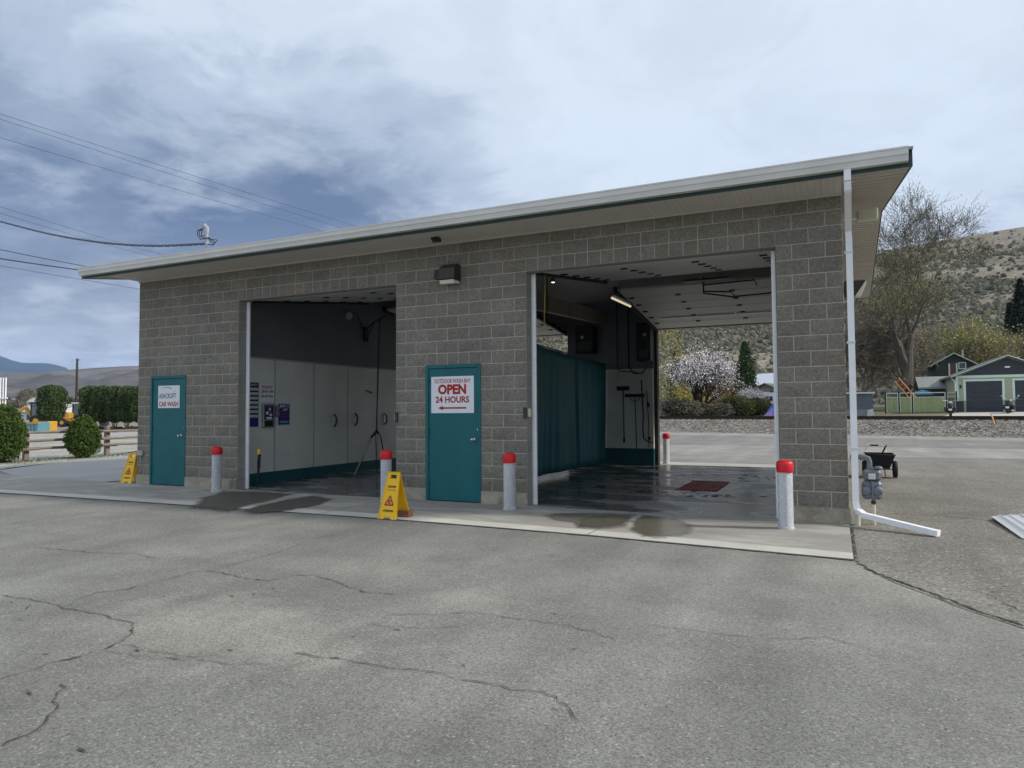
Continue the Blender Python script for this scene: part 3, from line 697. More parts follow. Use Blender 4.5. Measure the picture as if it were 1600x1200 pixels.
# inner linings behind the front piers
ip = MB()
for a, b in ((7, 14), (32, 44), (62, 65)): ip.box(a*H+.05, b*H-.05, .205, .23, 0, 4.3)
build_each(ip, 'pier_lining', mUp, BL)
# white overhead door guides on the front and rear jambs
for (x, y, s_) in ((14*H, .2, 1), (32*H, .2, -1), (44*H, .2, 1), (62*H, .2, -1), (14*H, yr-.3, 1), (32*H, yr-.3, -1), (44*H, yr-.3, 1), (62*H, yr-.3, -1)):
    g_ = MB()
    if y < 1:
        g_.box(*sorted((x-s_*.01, x+s_*.072)), y+.002, y+.035, 0.0, 18*H-.01); g_.box(*sorted((x+s_*.02, x+s_*.05)), y-.012, y+.002, .02, 18*H-.02)
        g_.build('door_stop', mWhite, BL)
    else:
        g_.box(*sorted((x-s_*.035, x+s_*.05)), y-.10, y+.11, 0.0, 18*H-.01); g_.build('door_stop', mat('brown_jamb', (.045, .036, .03), .7), BL)
# open sectional doors parked under the roof
def sect_door(xa, xb, ya, za, yb, zb):
    D_ = MB(); n = 6; v = Vector((0, yb-ya, zb-za)); Lh = v.length; v.normalize(); nn = Vector((0, -v.z, v.y))
    if nn.z < 0: nn = -nn
    hs = MB()
    for i in range(n):
        a = i/n; b = (i+1)/n; p0 = Vector((xa, ya, za)).lerp(Vector((xa, yb, zb)), a+.004); p1 = Vector((xa, ya, za)).lerp(Vector((xa, yb, zb)), b-.004)
        c_ = (p0+p1)/2; c_.x = (xa+xb)/2; D_.obox(c_, ((xb-xa)/2, 0, 0), (p1-p0)/2, nn*.022)
        if i < n-1:
            q = Vector((xa, ya, za)).lerp(Vector((xa, yb, zb)), b)
            for t in (.04, .34, .67, .96):
                x = lerp(xa, xb, t); hs.obox((x, q.y, q.z-.03), (.055, 0, 0), v*.032, nn*.013)
    o = D_.build('garage_door', mat('door_panel', (.68, .68, .64), .5, var=.05, vscale=1), BL); build_each(hs, 'hinge', mBlack, o)
    for x in (xa-.06, xb+.06):
        tr = MB(); tr.bar((x, ya-.1 if ya < 1 else ya+.1, za-.03), (x, yb, zb-.03), .05, .09)
        for i in range(9):
            t = i/8; p = Vector((x, lerp(ya, yb, t), lerp(za, zb, t)-.03)); tr.obox(p+Vector((0, 0, .05)), (.035, 0, 0), (0, .05, 0), (0, 0, .05))
        tr.build('door_track', mBlack, o)
    return o
for xa, xb in ((14*H+.12, 32*H-.1), (44*H+.12, 62*H-.1)):
    sect_door(xa, xb, .42, 3.72, 4.02, 4.20)
    o = sect_door(xa, xb, 8.32, 3.66, 4.7, 4.10)
    wn = MB(); 
    for t in (.14, .40, .66):
        x = lerp(xa, xb, t); wn.obox((x+.3, 7.25, 3.755), (.42, 0, 0), (0, .045, -.005), (0, 0, .012))
    build_each(wn, 'window', mat('door_window', (.75, .78, .78), .3), o)
# door operator arm hanging from the ceiling over the right bay
oa = MB(); oa.tube([(10.9, 4.55, 4.2), (10.9, 4.55, 3.86), (11.35, 5.4, 3.88), (12.9, 5.4, 3.92)], .018, 6); oa.tube([(10.9, 4.55, 3.9), (11.4, 4.9, 3.9), (11.4, 5.4, 3.9)], .016, 6); oa.box(10.55, 11.45, 4.28, 4.5, 4.08, 4.12); oa.tube([(10.9, 4.4, 4.0), (11.9, 4.4, 4.02), (11.9, 4.9, 4.0)], .016, 6)
oa.build('door_operator', mDark, BL)
# long boxed beam and pipes running back above the curtain
bm = MB(); bm.add([(7.5, 1.2, 3.52), (7.66, 1.2, 3.52), (7.66, 8.4, 3.84), (7.5, 8.4, 3.84), (7.5, 1.2, 3.86), (7.66, 1.2, 3.86), (7.66, 8.4, 4.18), (7.5, 8.4, 4.18)], [(0, 3, 2, 1), (4, 5, 6, 7), (0, 1, 5, 4), (1, 2, 6, 5), (2, 3, 7, 6), (3, 0, 4, 7)])
bm.build('ceiling_beam', mat('tan_beam', (.22, .185, .13), .7, var=.2, vscale=2), BL)
pp = MB(); pp.tube([(8.1, 2.2, 4.7), (8.1, 2.2, 3.8), (7.7, 2.4, 3.72)], .012, 6); pp.tube([(8.0, 3.2, 4.8), (8.0, 3.2, 3.2)], .012, 6)
pp.tube([(7.95, 8.36, 4.5), (7.95, 8.36, 2.7), (8.0, 8.34, 2.55), (8.5, 8.34, 2.5)], .014, 6); pp.tube([(8.26, 8.38, 4.4), (8.26, 8.38, 2.65), (8.4, 8.38, 2.47), (8.62, 8.38, 2.47), (8.75, 8.38, 2.62)], .018, 6)
pp.tube([(8.6, 8.38, 2.3), (8.64, 8.38, 1.3), (8.62, 8.38, 1.0), (8.64, 8.38, .74), (8.72, 8.38, .66), (8.9, 8.38, .62)], .018, 6); pp.tube([(8.74, 8.37, 2.0), (8.78, 8.37, 1.2), (8.78, 8.37, .5)], .013, 6)
pp.sph((8.78, 8.36, 1.62), .04, .03, .07); pp.sph((8.8, 8.36, .74), .05, .03, .05)
build_each(pp, 'pipe', mBlack, BL)
# personnel doors
mHandle = mat('satin_steel', (.55, .55, .53), .25, 1., var=.05)
def pdoor(h0):
    xa, xb = h0*H, (h0+5)*H; zt = 11*H
    f_ = MB(); f_.box(xa-.01, xa+.045, -.016, .12, .0, zt+.01, .004); f_.box(xb-.045, xb+.01, -.016, .12, .0, zt+.01, .004); f_.box(xa+.046, xb-.046, -.016, .12, zt-.048, zt+.01, .004)
    lf = MB(); lf.box(xa+.049, xb-.049, .002, .05, .02, zt-.052, .003)
    d_ = lf.build('door', mTeal, BL); f_.build('door_frame', mTeal, d_)
    k = MB(); x, z = xb-.125, 1.02
    k.tube([(x, .002, z), (x, -.008, z)], .032, 14); k.tube([(x, -.008, z), (x, -.035, z), (x, -.045, z), (x, -.07, z), (x, -.078, z)], [.012, .012, .026, .026, .016], 14)
    k.build('handle', mHandle, d_, smooth=True)
    hg = MB()
    for z in (.25, 1.1, 1.95): hg.box(xa+.040, xa+.056, -.022, -.012, z, z+.11)
    build_each(hg, 'hinge', mTealDark, d_)
    MB().box(xb-.062, xb-.05, -.004, .003, 1.16, 1.20).build('latch_guard', mHandle, d_)
pdoor(2); pdoor(35)

# ------------------------------------------------------------------ signs
U, V = (1, 0, 0), (0, 0, 1)
s1 = thing('door_sign', 'square white sign reading CAR WASH on the far left teal door', 'sign', (.95, 0, 1.7))
MB().box(.62, 1.25, -.004, .001, 1.585, 2.045, .001).build('board', mSignW, s1)
text('lettering', 'ASHCROFT', .13, mat('sign_slate', (.04, .06, .11), .5), s1, (.90, -.0055, 1.785), U, V, width=.50, bold=.004, squash=1.1)
text('lettering', 'CAR WASH', .15, mSignR, s1, (.935, -.0055, 1.62), U, V, width=.56, bold=.02, squash=.9)
lg = MB(); pts = [(.68+.34*t, 0, 1.955+.05*math.sin(t*math.pi*.85+.2)) for t in [i/14 for i in range(15)]]
for i, (a, b) in enumerate(zip(pts, pts[1:])):
    w1 = .004+.012*(i/14); lg.add([(a[0], -.0055, a[2]), (b[0], -.0055, b[2]), (b[0], -.0055, b[2]+w1), (a[0], -.0055, a[2]+w1*.8)], [(0, 1, 2, 3)])
for i in range(7):
    a = i*.9; c_ = (1.1+.012*math.cos(a)*3, 1.90+.03*math.sin(a)); lg.add([(c_[0], -.0055, c_[1]), (c_[0]+.022, -.0055, c_[1]-.004), (c_[0]+.02, -.0055, c_[1]+.006)], [(0, 1, 2)])
lg.build('emblem', mInk, s1)
s2 = thing('door_sign', 'white sign reading OPEN 24 HOURS with a red arrow on the middle teal door', 'sign', (7.6, 0, 1.8))
xa, xb, za, zb = PY(674, 620, 0).x, PY(740.5, 620, 0).x, PY(707, 645.5, 0).z, PY(707, 588, 0).z
MB().box(xa, xb, -.004, .001, za, zb, .001).build('board', mSignW, s2)
cx = (xa+xb)/2; hh = zb-za; ww = xb-xa
text('lettering', 'OUTDOOR WASH BAY', .10, mSignR, s2, (cx, -.0055, za+hh*.82), U, V, width=ww*.85, bold=.006, squash=1.)
text('lettering', 'OPEN', .22, mSignR, s2, (cx, -.0055, za+hh*.53), U, V, width=ww*.66, bold=.045, squash=.95)
text('lettering', '24 HOURS', .14, mSignR, s2, (cx, -.0055, za+hh*.29), U, V, width=ww*.79, bold=.03, squash=1.)
z = za+hh*.14; MB().add([(cx-ww*.22, -.0055, z-.013), (cx+ww*.33, -.0055, z-.013), (cx+ww*.33, -.0055, z+.013), (cx-ww*.22, -.0055, z+.013), (cx-ww*.34, -.0055, z), (cx-ww*.22, -.0055, z-.036), (cx-ww*.22, -.0055, z+.036)], [(0, 1, 2, 3), (5, 6, 4)]).build('arrow', mSignR, s2)
# signs on the left bay's wall (plane x = 2.4, read from the right)
XW = 2.4; U2 = (0, 1, 0)
def wplate(name, label, cat, y0, y1, z0, z1, mt, th=.012):
    t = thing(name, label, cat, (XW, (y0+y1)/2, z0)); MB().box(XW+.009, XW+.009+th, y0, y1, z0, z1, .002).build('board', mt, t); return t
t = wplate('price_board', 'tall narrow navy menu board of pale strips, nearest the opening on the left bay wall', 'sign', .50, .955, 1.19, 2.10, mSignN)
sp = MB(); 
for i in range(7): sp.box(XW+.0215, XW+.0235, .60, .94, 1.38+i*.093, 1.38+i*.093+.055)
sp.build('price_strip', mat('pale_strip', (.55, .57, .45), .6), t)
text('lettering', 'WASH', .06, mSignW, t, (XW+.0225, .77, 2.035), U2, V, width=.28)
t = wplate('service_sign', 'white sign headed SERVICE with two phone numbers on the left bay wall', 'sign', 1.0, 1.385, 1.70, 2.085, mSignW)
text('lettering', '"SERVICE"', .09, mSignR, t, (XW+.0225, 1.19, 1.985), U2, V, width=.33, bold=.02)
text('lettering', '250-457-1068', .07, mInk, t, (XW+.0225, 1.19, 1.90), U2, V, width=.33, bold=.02, squash=1.1)
text('lettering', '250-457-9035', .07, mInk, t, (XW+.0225, 1.19, 1.80), U2, V, width=.33, bold=.02, squash=1.1)
t = thing('coin_box', 'steel payment box with blue instruction label on the left bay wall under the SERVICE sign', 'coin box', (XW, 1.2, 1.17))
MB().box(XW+.009, XW+.06, 1.05, 1.37, 1.17, 1.66, .008).build('body', mat('coin_box_steel', (.30, .31, .29), .4, .5, var=.15), t)
MB().box(XW+.06, XW+.064, 1.09, 1.33, 1.34, 1.62, .001).build('label', mSignN, t)
kk = MB(); kk.box(XW+.064, XW+.067, 1.20, 1.25, 1.52, 1.58); kk.box(XW+.064, XW+.067, 1.12, 1.19, 1.44, 1.50); kk.box(XW+.064, XW+.067, 1.13, 1.29, 1.345, 1.385); kk.box(XW+.064, XW+.067, 1.22, 1.29, 1.41, 1.45); kk.build('button', mSignW, t)
MB().box(XW+.064, XW+.067, 1.21, 1.29, 1.475, 1.505).build('stop_button', mRed, t); MB().box(XW+.06, XW+.066, 1.10, 1.32, 1.19, 1.31).build('coin_slot', mBlack, t)
t = thing('selector_box', 'small dark box with a lever between the payment box and the BAY sign', 'switch box', (XW, 1.45, 1.4))
MB().box(XW+.009, XW+.10, 1.405, 1.50, 1.40, 1.635, .012).build('body', mGrey, t); MB().tube([(XW+.1, 1.47, 1.53), (XW+.17, 1.5, 1.55)], .018, 8).build('lever', mBlack, t)
t = wplate('bay_sign', 'navy sign headed BAY 2 with a pale stripe low down on the left bay wall', 'sign', 1.53, 1.86, 1.215, 1.665, mSignN)
text('lettering', 'BAY 2', .085, mSignW, t, (XW+.0225, 1.695, 1.59), U2, V, width=.25, bold=.02)
zz_ = MB(); zz_.box(XW+.0215, XW+.0235, 1.56, 1.83, 1.25, 1.30); zz_.build('stripe', mat('pale_blue', (.12, .30, .50), .5), t)
zz_ = MB(); zz_.box(XW+.0215, XW+.0235, 1.58, 1.81, 1.545, 1.56); zz_.box(XW+.0215, XW+.0235, 1.62, 1.78, 1.515, 1.525); zz_.build('small_print', mSignW, t)
zz_ = MB()
for i in range(3):
    for j in range(2): zz_.lathe([(.001, 0), (.02, 0), (.02, .001), (.001, .001)], (0, 0, 0), 8) if False else zz_.box(XW+.0215, XW+.0235, 1.60+i*.07, 1.64+i*.07, 1.36+j*.07, 1.40+j*.07)
zz_.build('symbol', mat('dim_red', (.25, .03, .08), .5), t)
# wall hardware in the left bay
for (y, z, lab) in ((3.35, 1.28, 'small steel gun holder on the left bay wall, nearest the BAY sign'), (4.15, 1.30, 'small steel gun holder on the left bay wall, middle of three'), (5.39, 1.29, 'small steel gun holder on the left bay wall, farthest in behind the hose')):
    t = thing('gun_holder', lab, 'holder', (XW, y, z), group='holders on the left bay wall')
    MB().box(XW+.0, XW+.02, y-.03, y+.03, z-.16, z+.16, .004).build('plate', mSteel, t); MB().tube([(XW+.02, y, z-.14), (XW+.08, y, z-.08), (XW+.085, y+.01, z+.06), (XW+.03, y, z+.15)], .02, 8).build('cradle', mDark, t)
tag(MB().tube([(XW, 4.58, 2.03), (XW+.06, 4.62, 2.02), (XW+.1, 4.70, 1.97), (XW+.09, 4.74, 2.0)], .016, 8).build('wall_hook', mBlack), 'small black hook high on the white panel of the left bay wall', 'hook')
t = thing('wall_lamp', 'round pale lamp high on the grey upper wall of the left bay', 'lamp', (XW, 3.89, 3.85))
l_ = MB(); l_.tube([(XW-.004, 3.89, 3.87), (XW+.03, 3.89, 3.87), (XW+.07, 3.89, 3.87)], [.10, .10, .075], 16); l_.build('housing', mat('lamp_glass', (.5, .52, .5), .4), t); MB().tube([(XW+.02, 3.99, 3.9), (XW+.02, 4.2, 3.98), (XW+.02, 4.32, 3.8), (XW+.02, 4.5, 3.5)], .01, 6).build('cable', mBlack, t)
t = thing('hose_boom', 'black swing arm on the left bay wall carrying a hanging black hose', 'boom', (XW, 4.6, 3.3))
b_ = MB(); b_.box(XW-.004, XW+.04, 4.5, 4.66, 3.28, 3.66); b_.tube([(XW+.03, 4.58, 3.60), (3.3, 3.7, 3.62)], .022, 6); b_.tube([(XW+.03, 4.58, 3.35), (3.3, 3.7, 3.56)], .018, 6); b_.tube([(3.3, 3.7, 3.6), (4.2, 2.95, 3.64)], .02, 6)
b_.build('arm', mBlack, t)
MB().tube([(3.95, 3.05, 3.62), (3.93, 3.03, 2.4), (3.91, 3.0, 1.25), (3.90, 3.0, 1.02), (4.02, 3.0, .95), (4.10, 3.0, .55)], .014, 8).build('hose', mRubber, t)
MB().tube([(3.88, 3.0, 1.05), (3.9, 3.0, .55), (3.9, 3.02, .15)], .009, 6).build('trailing_hose', mRubber, t)
t = thing('spray_lance', 'grey steel spray lance leaning against the left bay wall', 'lance', (3.3, 3, 0))
MB().tube([(3.30, 3.0, .05), (3.52, 3.0, .45), (3.80, 3.0, .93)], [.022, .018, .018], 8).build('tube', mSteel, t); MB().tube([(3.76, 3.0, .90), (3.92, 3.0, 1.05), (3.98, 3.0, 1.0)], [.03, .034, .02], 8).build('grip', mBlack, t)
MB().tube([(3.40, 3.06, .25), (3.62, 3.03, .68), (3.78, 3.0, .95)], .012, 8).build('handle_bar', mDark, t)
t = thing('valve_post', 'black hose valve with a yellow cap standing just inside the left bay opening', 'valve', (2.95, .5, 0))
MB().tube([(2.97, .42, .012), (2.97, .42, .5), (2.98, .44, .66)], [.025, .025, .03], 8).build('hose', mBlack, t); MB().tube([(2.98, .42, .66), (2.98, .42, .76)], [.032, .026], 10).build('cap', mYellow, t); MB().tube([(2.98, .42, .62), (3.05, .38, .58), (3.04, .38, .40)], .014, 8).build('spout', mBlack, t)
for x, z, lab in ((32*H-.002, 1.32, 'small cream door sensor on the right jamb of the left bay'), (44*H+.0, 1.38, 'small cream door sensor on the left jamb of the right bay')):
    s_ = -1 if x < 7 else 1
    t = thing('door_sensor', lab, 'sensor', (x, .1, z)); MB().box(*sorted((x+s_*.004, x+s_*.05)), .02, .07, z, z+.13, .006).build('housing', mat('cream_plastic', (.62, .56, .38), .5), t); MB().box(*sorted((x-s_*.0+s_*.004, x-s_*.05)), -.03, -.008, z-.02, z+.15).build('bracket', mDark, t)

# ------------------------------------------------------------------ right bay contents
t = thing('curtain', 'long dark teal tarpaulin curtain hanging along the left side of the right wash bay', 'curtain', (7.62, 5, 0))
cu = MB(); ny, nz = 260, 16; y0, y1 = .9, 9.0-.65
def czt(y): return 2.86+(-.16)*((y-3.4)/5.5)
for q in range(nz+1):
    for p in range(ny+1):
        y = lerp(y0, y1, p/ny); v = q/nz; zt = czt(y)+.0; z = lerp(zt, .10, v)
        fo = .035*math.sin(y*7.1+1.2*math.sin(y*2.2))+.02*math.sin(y*17+2*math.sin(y*3)+v*1.2)+.018*noise.noise(Vector((y*2, v*3, 1)))
        if abs(y-5.95) < .06: fo -= .05
        cu.v.append((7.62+fo*(.35+.65*v)+.05*v*math.sin(y*1.3), y, z))
for q in range(nz):
    for p in range(ny):
        i = q*(ny+1)+p; cu.f.append((i, i+1, i+ny+2, i+ny+1))
co = cu.build('fabric', mat('teal_tarpaulin', (.02, .14, .165), .6, var=.12, vscale=1.5, bump=.1, bscale=60), t, smooth=True)
sm_ = co.modifiers.new('thickness', 'SOLIDIFY'); sm_.thickness = .004
MB().tube([(7.62, .9, czt(.9)+.02), (7.62, 8.35, czt(8.35)+.02)], .015, 6).build('rail', mDark, t)
MB().box(7.6, 7.64, y0, y1, .92*2, .92*2+.012).build('seam', mTealDark, t) if False else None
t = thing('floor_grate', 'dark red slatted steel drain grate in the floor of the right bay', 'drain grate', (10.9, 3.9, 0))
gr = MB(); 
for x in [10.60+i*.075 for i in range(10)]: gr.box(x, x+.04, 3.08, 4.74, .006, .016)
for y in (3.04, 3.88, 4.74): gr.box(10.56, 11.30, y, y+.04, .006, .0175)
gr.build('bars', mat('red_oxide', (.36, .02, .03), .75, spec=.15, var=.25, vscale=6), t); MB().box(10.56, 11.30, 3.04, 4.78, .0045, .0055).build('pit', mBlack, t)
t = thing('scrub_brush', 'black scrub brush hanging head-up beside the curtain on the rear wall', 'brush', (8.15, 8.38, .8))
MB().tube([(8.10, 8.36, 2.05), (8.11, 8.36, .72)], .016, 8).build('handle', mDark, t); MB().box(7.93, 8.27, 8.3, 8.40, 2.02, 2.13, .01).build('head', mBlack, t); MB().tube([(8.11, 8.36, .72), (8.11, 8.36, .62)], .03, 8).build('tip', mBlack, t)
t = thing('squeegee', 'wide black floor squeegee hanging head-up, right of the scrub brush', 'squeegee', (8.4, 8.38, .5))
MB().tube([(8.42, 8.36, 1.86), (8.46, 8.34, .34)], .013, 8).build('handle', mDark, t); MB().box(8.15, 8.68, 8.32, 8.40, 1.84, 1.92, .008).build('blade', mBlack, t)
MB().tube([(8.27, 8.36, 1.84), (8.34, 8.36, 1.74), (8.42, 8.36, 1.70), (8.50, 8.36, 1.74), (8.57, 8.36, 1.84)], .01, 6).build('brace', mDark, t)
for (x0, x1, z0, z1, lab) in ((6.86, 7.38, 3.05, 3.80, 'black heater box high on the rear wall, above the curtain'), (8.58, 8.95, 2.78, 3.78, 'tall black hose reel box high on the rear wall, beside the rear opening')):
    t = thing('wall_box', lab, 'wall box', (x0, 8.2, z0), group='black boxes on the rear wall')
    MB().box(x0, x1, 7.98, 8.42, z0, z1, .02).build('housing', mBlack, t); MB().tube([(x0+.22, 7.99, z1-.32), (x0+.22, 7.97, z1-.32)], .045, 14).build('gauge', mat('gauge_face', (.4, .41, .42), .4), t)
    MB().box(x0+.08, x1-.08, 7.965, 7.98, z0+.08, z0+.3).build('grille', mDark, t)
t = thing('hose_loop', 'thin grey hose looped down from the tall black box', 'hose', (8.95, 8.0, 2.5)); MB().tube([(8.86, 7.95, 3.7), (8.86, 7.94, 2.9), (8.9, 7.94, 2.58), (8.96, 7.94, 2.5), (9.02, 7.94, 2.58), (9.04, 7.94, 2.9), (9.04, 7.95, 3.7)], .010, 6).build('tube', mat('hose_grey', (.10, .10, .09), .6), t)
t = thing('pull_rope', 'yellow rope hanging in a loop from the door head of the right bay', 'rope', (9.05, .5, 2.9)); pts = [(9.06, .5, 3.68), (9.05, .5, 3.2), (9.04, .5, 2.96)]+[(8.96+.085*math.cos(a), .5, 2.92+.085*math.sin(a)) for a in [0-.1*i*3 for i in range(10)]]; MB().tube(pts, .009, 6).build('cord', mat('yellow_rope', (.35, .24, .07), .8), t)
t = thing('tube_light', 'lit tubular ceiling light under the left edge of the right bay doors', 'light', (9.5, 3.3, 3.6))
MB().tube([(9.50, 2.76, 3.605), (9.53, 3.95, 3.605)], .022, 8).build('tube', mat('tube_lit', (.8, .7, .5), .4, emit=((1., .84, .60), .5)), t); MB().box(9.47, 9.57, 2.7, 4.0, 3.64, 3.68).build('tray', mDark, t)
MB().tube([(9.5, 3.3, 3.68), (9.5, 3.3, 4.0)], .008, 6).build('hanger', mDark, t)
t = thing('spot_light', 'tiny lit lamp at the top left inside the right bay', 'light', (9.05, .8, 3.66)); MB().lathe([(.03, 0), (.045, .03), (.04, .07)], (9.10, .75, 3.60), 10).build('housing', mDark, t); MB().lathe([(.001, 0), (.027, 0), (.027, .004)], (9.10, .75, 3.595), 10).build('lens', mat('lens_lit', (.9, .9, .85), .4, emit=((1, .95, .85), 2.5)), t)

# ------------------------------------------------------------------ exterior fittings
t = thing('wall_light', 'dark wall pack light with pale lens above the middle door', 'wall light', (7.65, 0, 3.6))
wl = MB(); wl.prism([(7.49, -.012, 3.86), (7.49, -.012, 3.60), (7.49, -.24, 3.62), (7.49, -.22, 3.80), (7.49, -.10, 3.88)], (.29, 0, 0)); wl.build('housing', mat('bronze_metal', (.055, .05, .042), .5, .4), t)
MB().prism([(7.505, -.03, 3.599), (7.505, -.03, 3.565), (7.505, -.20, 3.545), (7.505, -.235, 3.60)], (.26, 0, 0)).build('lens', mat('lamp_lens', (.70, .68, .60), .35), t)
t = thing('motion_sensor', 'small dark photocell box left of the wall light above the middle door', 'sensor', (7.38, 0, 3.7))
MB().prism([(7.33, -.012, 3.82), (7.33, -.012, 3.66), (7.33, -.12, 3.66), (7.33, -.08, 3.82)], (.12, 0, 0)).build('housing', mat('bronze_metal', (0, 0, 0)), t); MB().tube([(7.37, -.03, 3.74), (7.53, -.03, 3.75)], .015, 6).build('conduit', mDark, t)
t = thing('soffit_camera', 'small black camera dome under the front soffit', 'camera', (7.5, -.4, 4.2)); MB().box(7.47, 7.60, -.44, -.36, 4.225, ZE-.004, .006).build('base', mBlack, t); MB().tube([(7.50, -.40, 4.21), (7.66, -.46, 4.19)], .03, 8).build('barrel', mBlack, t)
t = thing('floodlight', 'cream box light fixed under the gable soffit right of the downspout', 'floodlight', (13.7, 2, 4.4)); p0 = Vector((13.63, 2.0, 4.38))
MB().box(13.66, 13.93, 1.9, 2.08, 4.36, 4.52, .008).build('housing', mat('cream_metal', (.56, .55, .42), .5), t); MB().box(13.41, 13.66, 1.94, 2.04, 4.40, 4.50, .006).build('bracket', mGutter, t); MB().box(13.925, 13.94, 1.91, 2.07, 4.375, 4.505).build('lens', mWhite, t)
t = thing('wall_pack', 'dark wedge-shaped wall light on the far side wall under the gable soffit', 'wall light', (13.6, 6, 4.0))
MB().prism([(13.425, 5.85, 4.10), (13.90, 5.85, 4.10), (13.70, 5.85, 3.80), (13.425, 5.85, 3.74)], (0, .3, 0)).build('housing', mat('bronze_metal', (0, 0, 0)), t); MB().prism([(13.905, 5.86, 4.09), (13.92, 5.86, 4.06), (13.80, 5.86, 3.78), (13.71, 5.86, 3.79)], (0, .28, 0)).build('lens', mat('lamp_lens', (0, 0, 0)), t)
t = thing('outlet_box', 'small grey electrical box low on the left corner of the front wall', 'outlet', (.1, 0, .6)); MB().box(.06, .22, -.06, -.012, .60, .70, .008).build('cover', mat('outlet_grey', (.38, .37, .33), .5), t); MB().tube([(.14, -.03, .60), (.14, -.02, .45)], .012, 6).build('conduit', mat('outlet_grey', (0, 0, 0)), t)
# service mast on the roof
t = thing('service_mast', 'grey weatherhead mast with looped cables standing on the roof', 'mast', (0.9, 1.5, 4.7))
mp_ = PY(323, 395, 1.2); mt_ = PY(322, 355, 1.2); mxm = mp_.x; zr = roofz(1.2)+T
MB().tube([(mxm, 1.2, zr), (mxm, 1.2, mt_.z-.12)], .034, 10).build('pipe', mSteel, t)
MB().tube([(mxm, 1.2, mt_.z-.14), (mxm, 1.2, mt_.z-.02), (mxm-.06, 1.2, mt_.z+.04), (mxm-.14, 1.2, mt_.z-.02)], [.042, .05, .05, .03], 10).build('weatherhead', mSteel, t)
zt_ = mt_.z
cb_ = MB()
for s_ in (-.05, .0, .06): cb_.tube([(mxm-.12, 1.2, zt_-.02), (mxm-.24, 1.2+s_, zt_-.06), (mxm-.24, 1.2+s_, zt_-.16), (mxm-.06, 1.13+s_, zt_-.25+s_), (mxm+.16, 1.13+s_, zt_-.30), (mxm+.26, 1.2+s_, zt_-.37+s_), (mxm+.2, 1.2, zt_-.43), (mxm-.04, 1.2, zt_-.38)], .010, 6)
cb_.build('cable', mBlack, t)

# bollards
mBol = mat('bollard_steel', (.76, .78, .80), .5, .0, var=.10, vscale=9, fine=.12, fscale=50, col2=(.50, .50, .48), thr=(.58, .7))
def bollard_mat():
    nt = mBol.node_tree; N = nt.nodes; L = nt.links; b = N['Principled BSDF']; tc = N.new('ShaderNodeTexCoord'); mp = N.new('ShaderNodeMapping'); mp.inputs['Scale'].default_value = (28, 28, 28); mp.inputs['Rotation'].default_value = (0, 0, 0)
    L.new(tc.outputs['Object'], mp.inputs[0]); ck_ = N.new('ShaderNodeTexWave'); ck_.wave_type = 'BANDS'; ck_.bands_direction = 'DIAGONAL'; ck_.inputs['Scale'].default_value = 1.; ck_.inputs['Distortion'].default_value = 1.5; L.new(mp.outputs[0], ck_.inputs[0])
    bp = N.new('ShaderNodeBump'); bp.inputs['Strength'].default_value = 1.; bp.inputs['Distance'].default_value = .012; L.new(ck_.outputs[1], bp.inputs['Height']); L.new(bp.outputs[0], b.inputs['Normal'])
bollard_mat()
B0 = thing('bollard', 'red-capped white bollard left of the left bay, near the far left door', 'bollard', (2.79, -.43, ZS), group='red-capped bollards at the bay openings')
MB().lathe([(.098, -.03), (.098, .02), (.088, .03), (.088, .70)], (0, 0, 0), 28).build('post', mBol, B0, smooth=False, world=False)
MB().lathe([(.097, .69), (.100, .70), (.100, .79), (.094, .815), (.07, .83), (.03, .838), (.001, .84)], (0, 0, 0), 28).build('cap', mRed, B0, smooth=True, world=False)
for (x, y, lab) in ((6.60, -.42, 'red-capped white bollard behind the yellow floor sign'), (8.85, -.46, 'red-capped white bollard in front of the pier between middle door and right bay'), (12.70, -.68, 'red-capped white bollard in front of the right corner pier, the nearest one'), (9.05, 9.22, 'red-capped white bollard at the rear of the right bay, seen through the opening')):
    c_ = copy_tree(B0); c_.location = (x, y, ZS); c_['label'] = lab

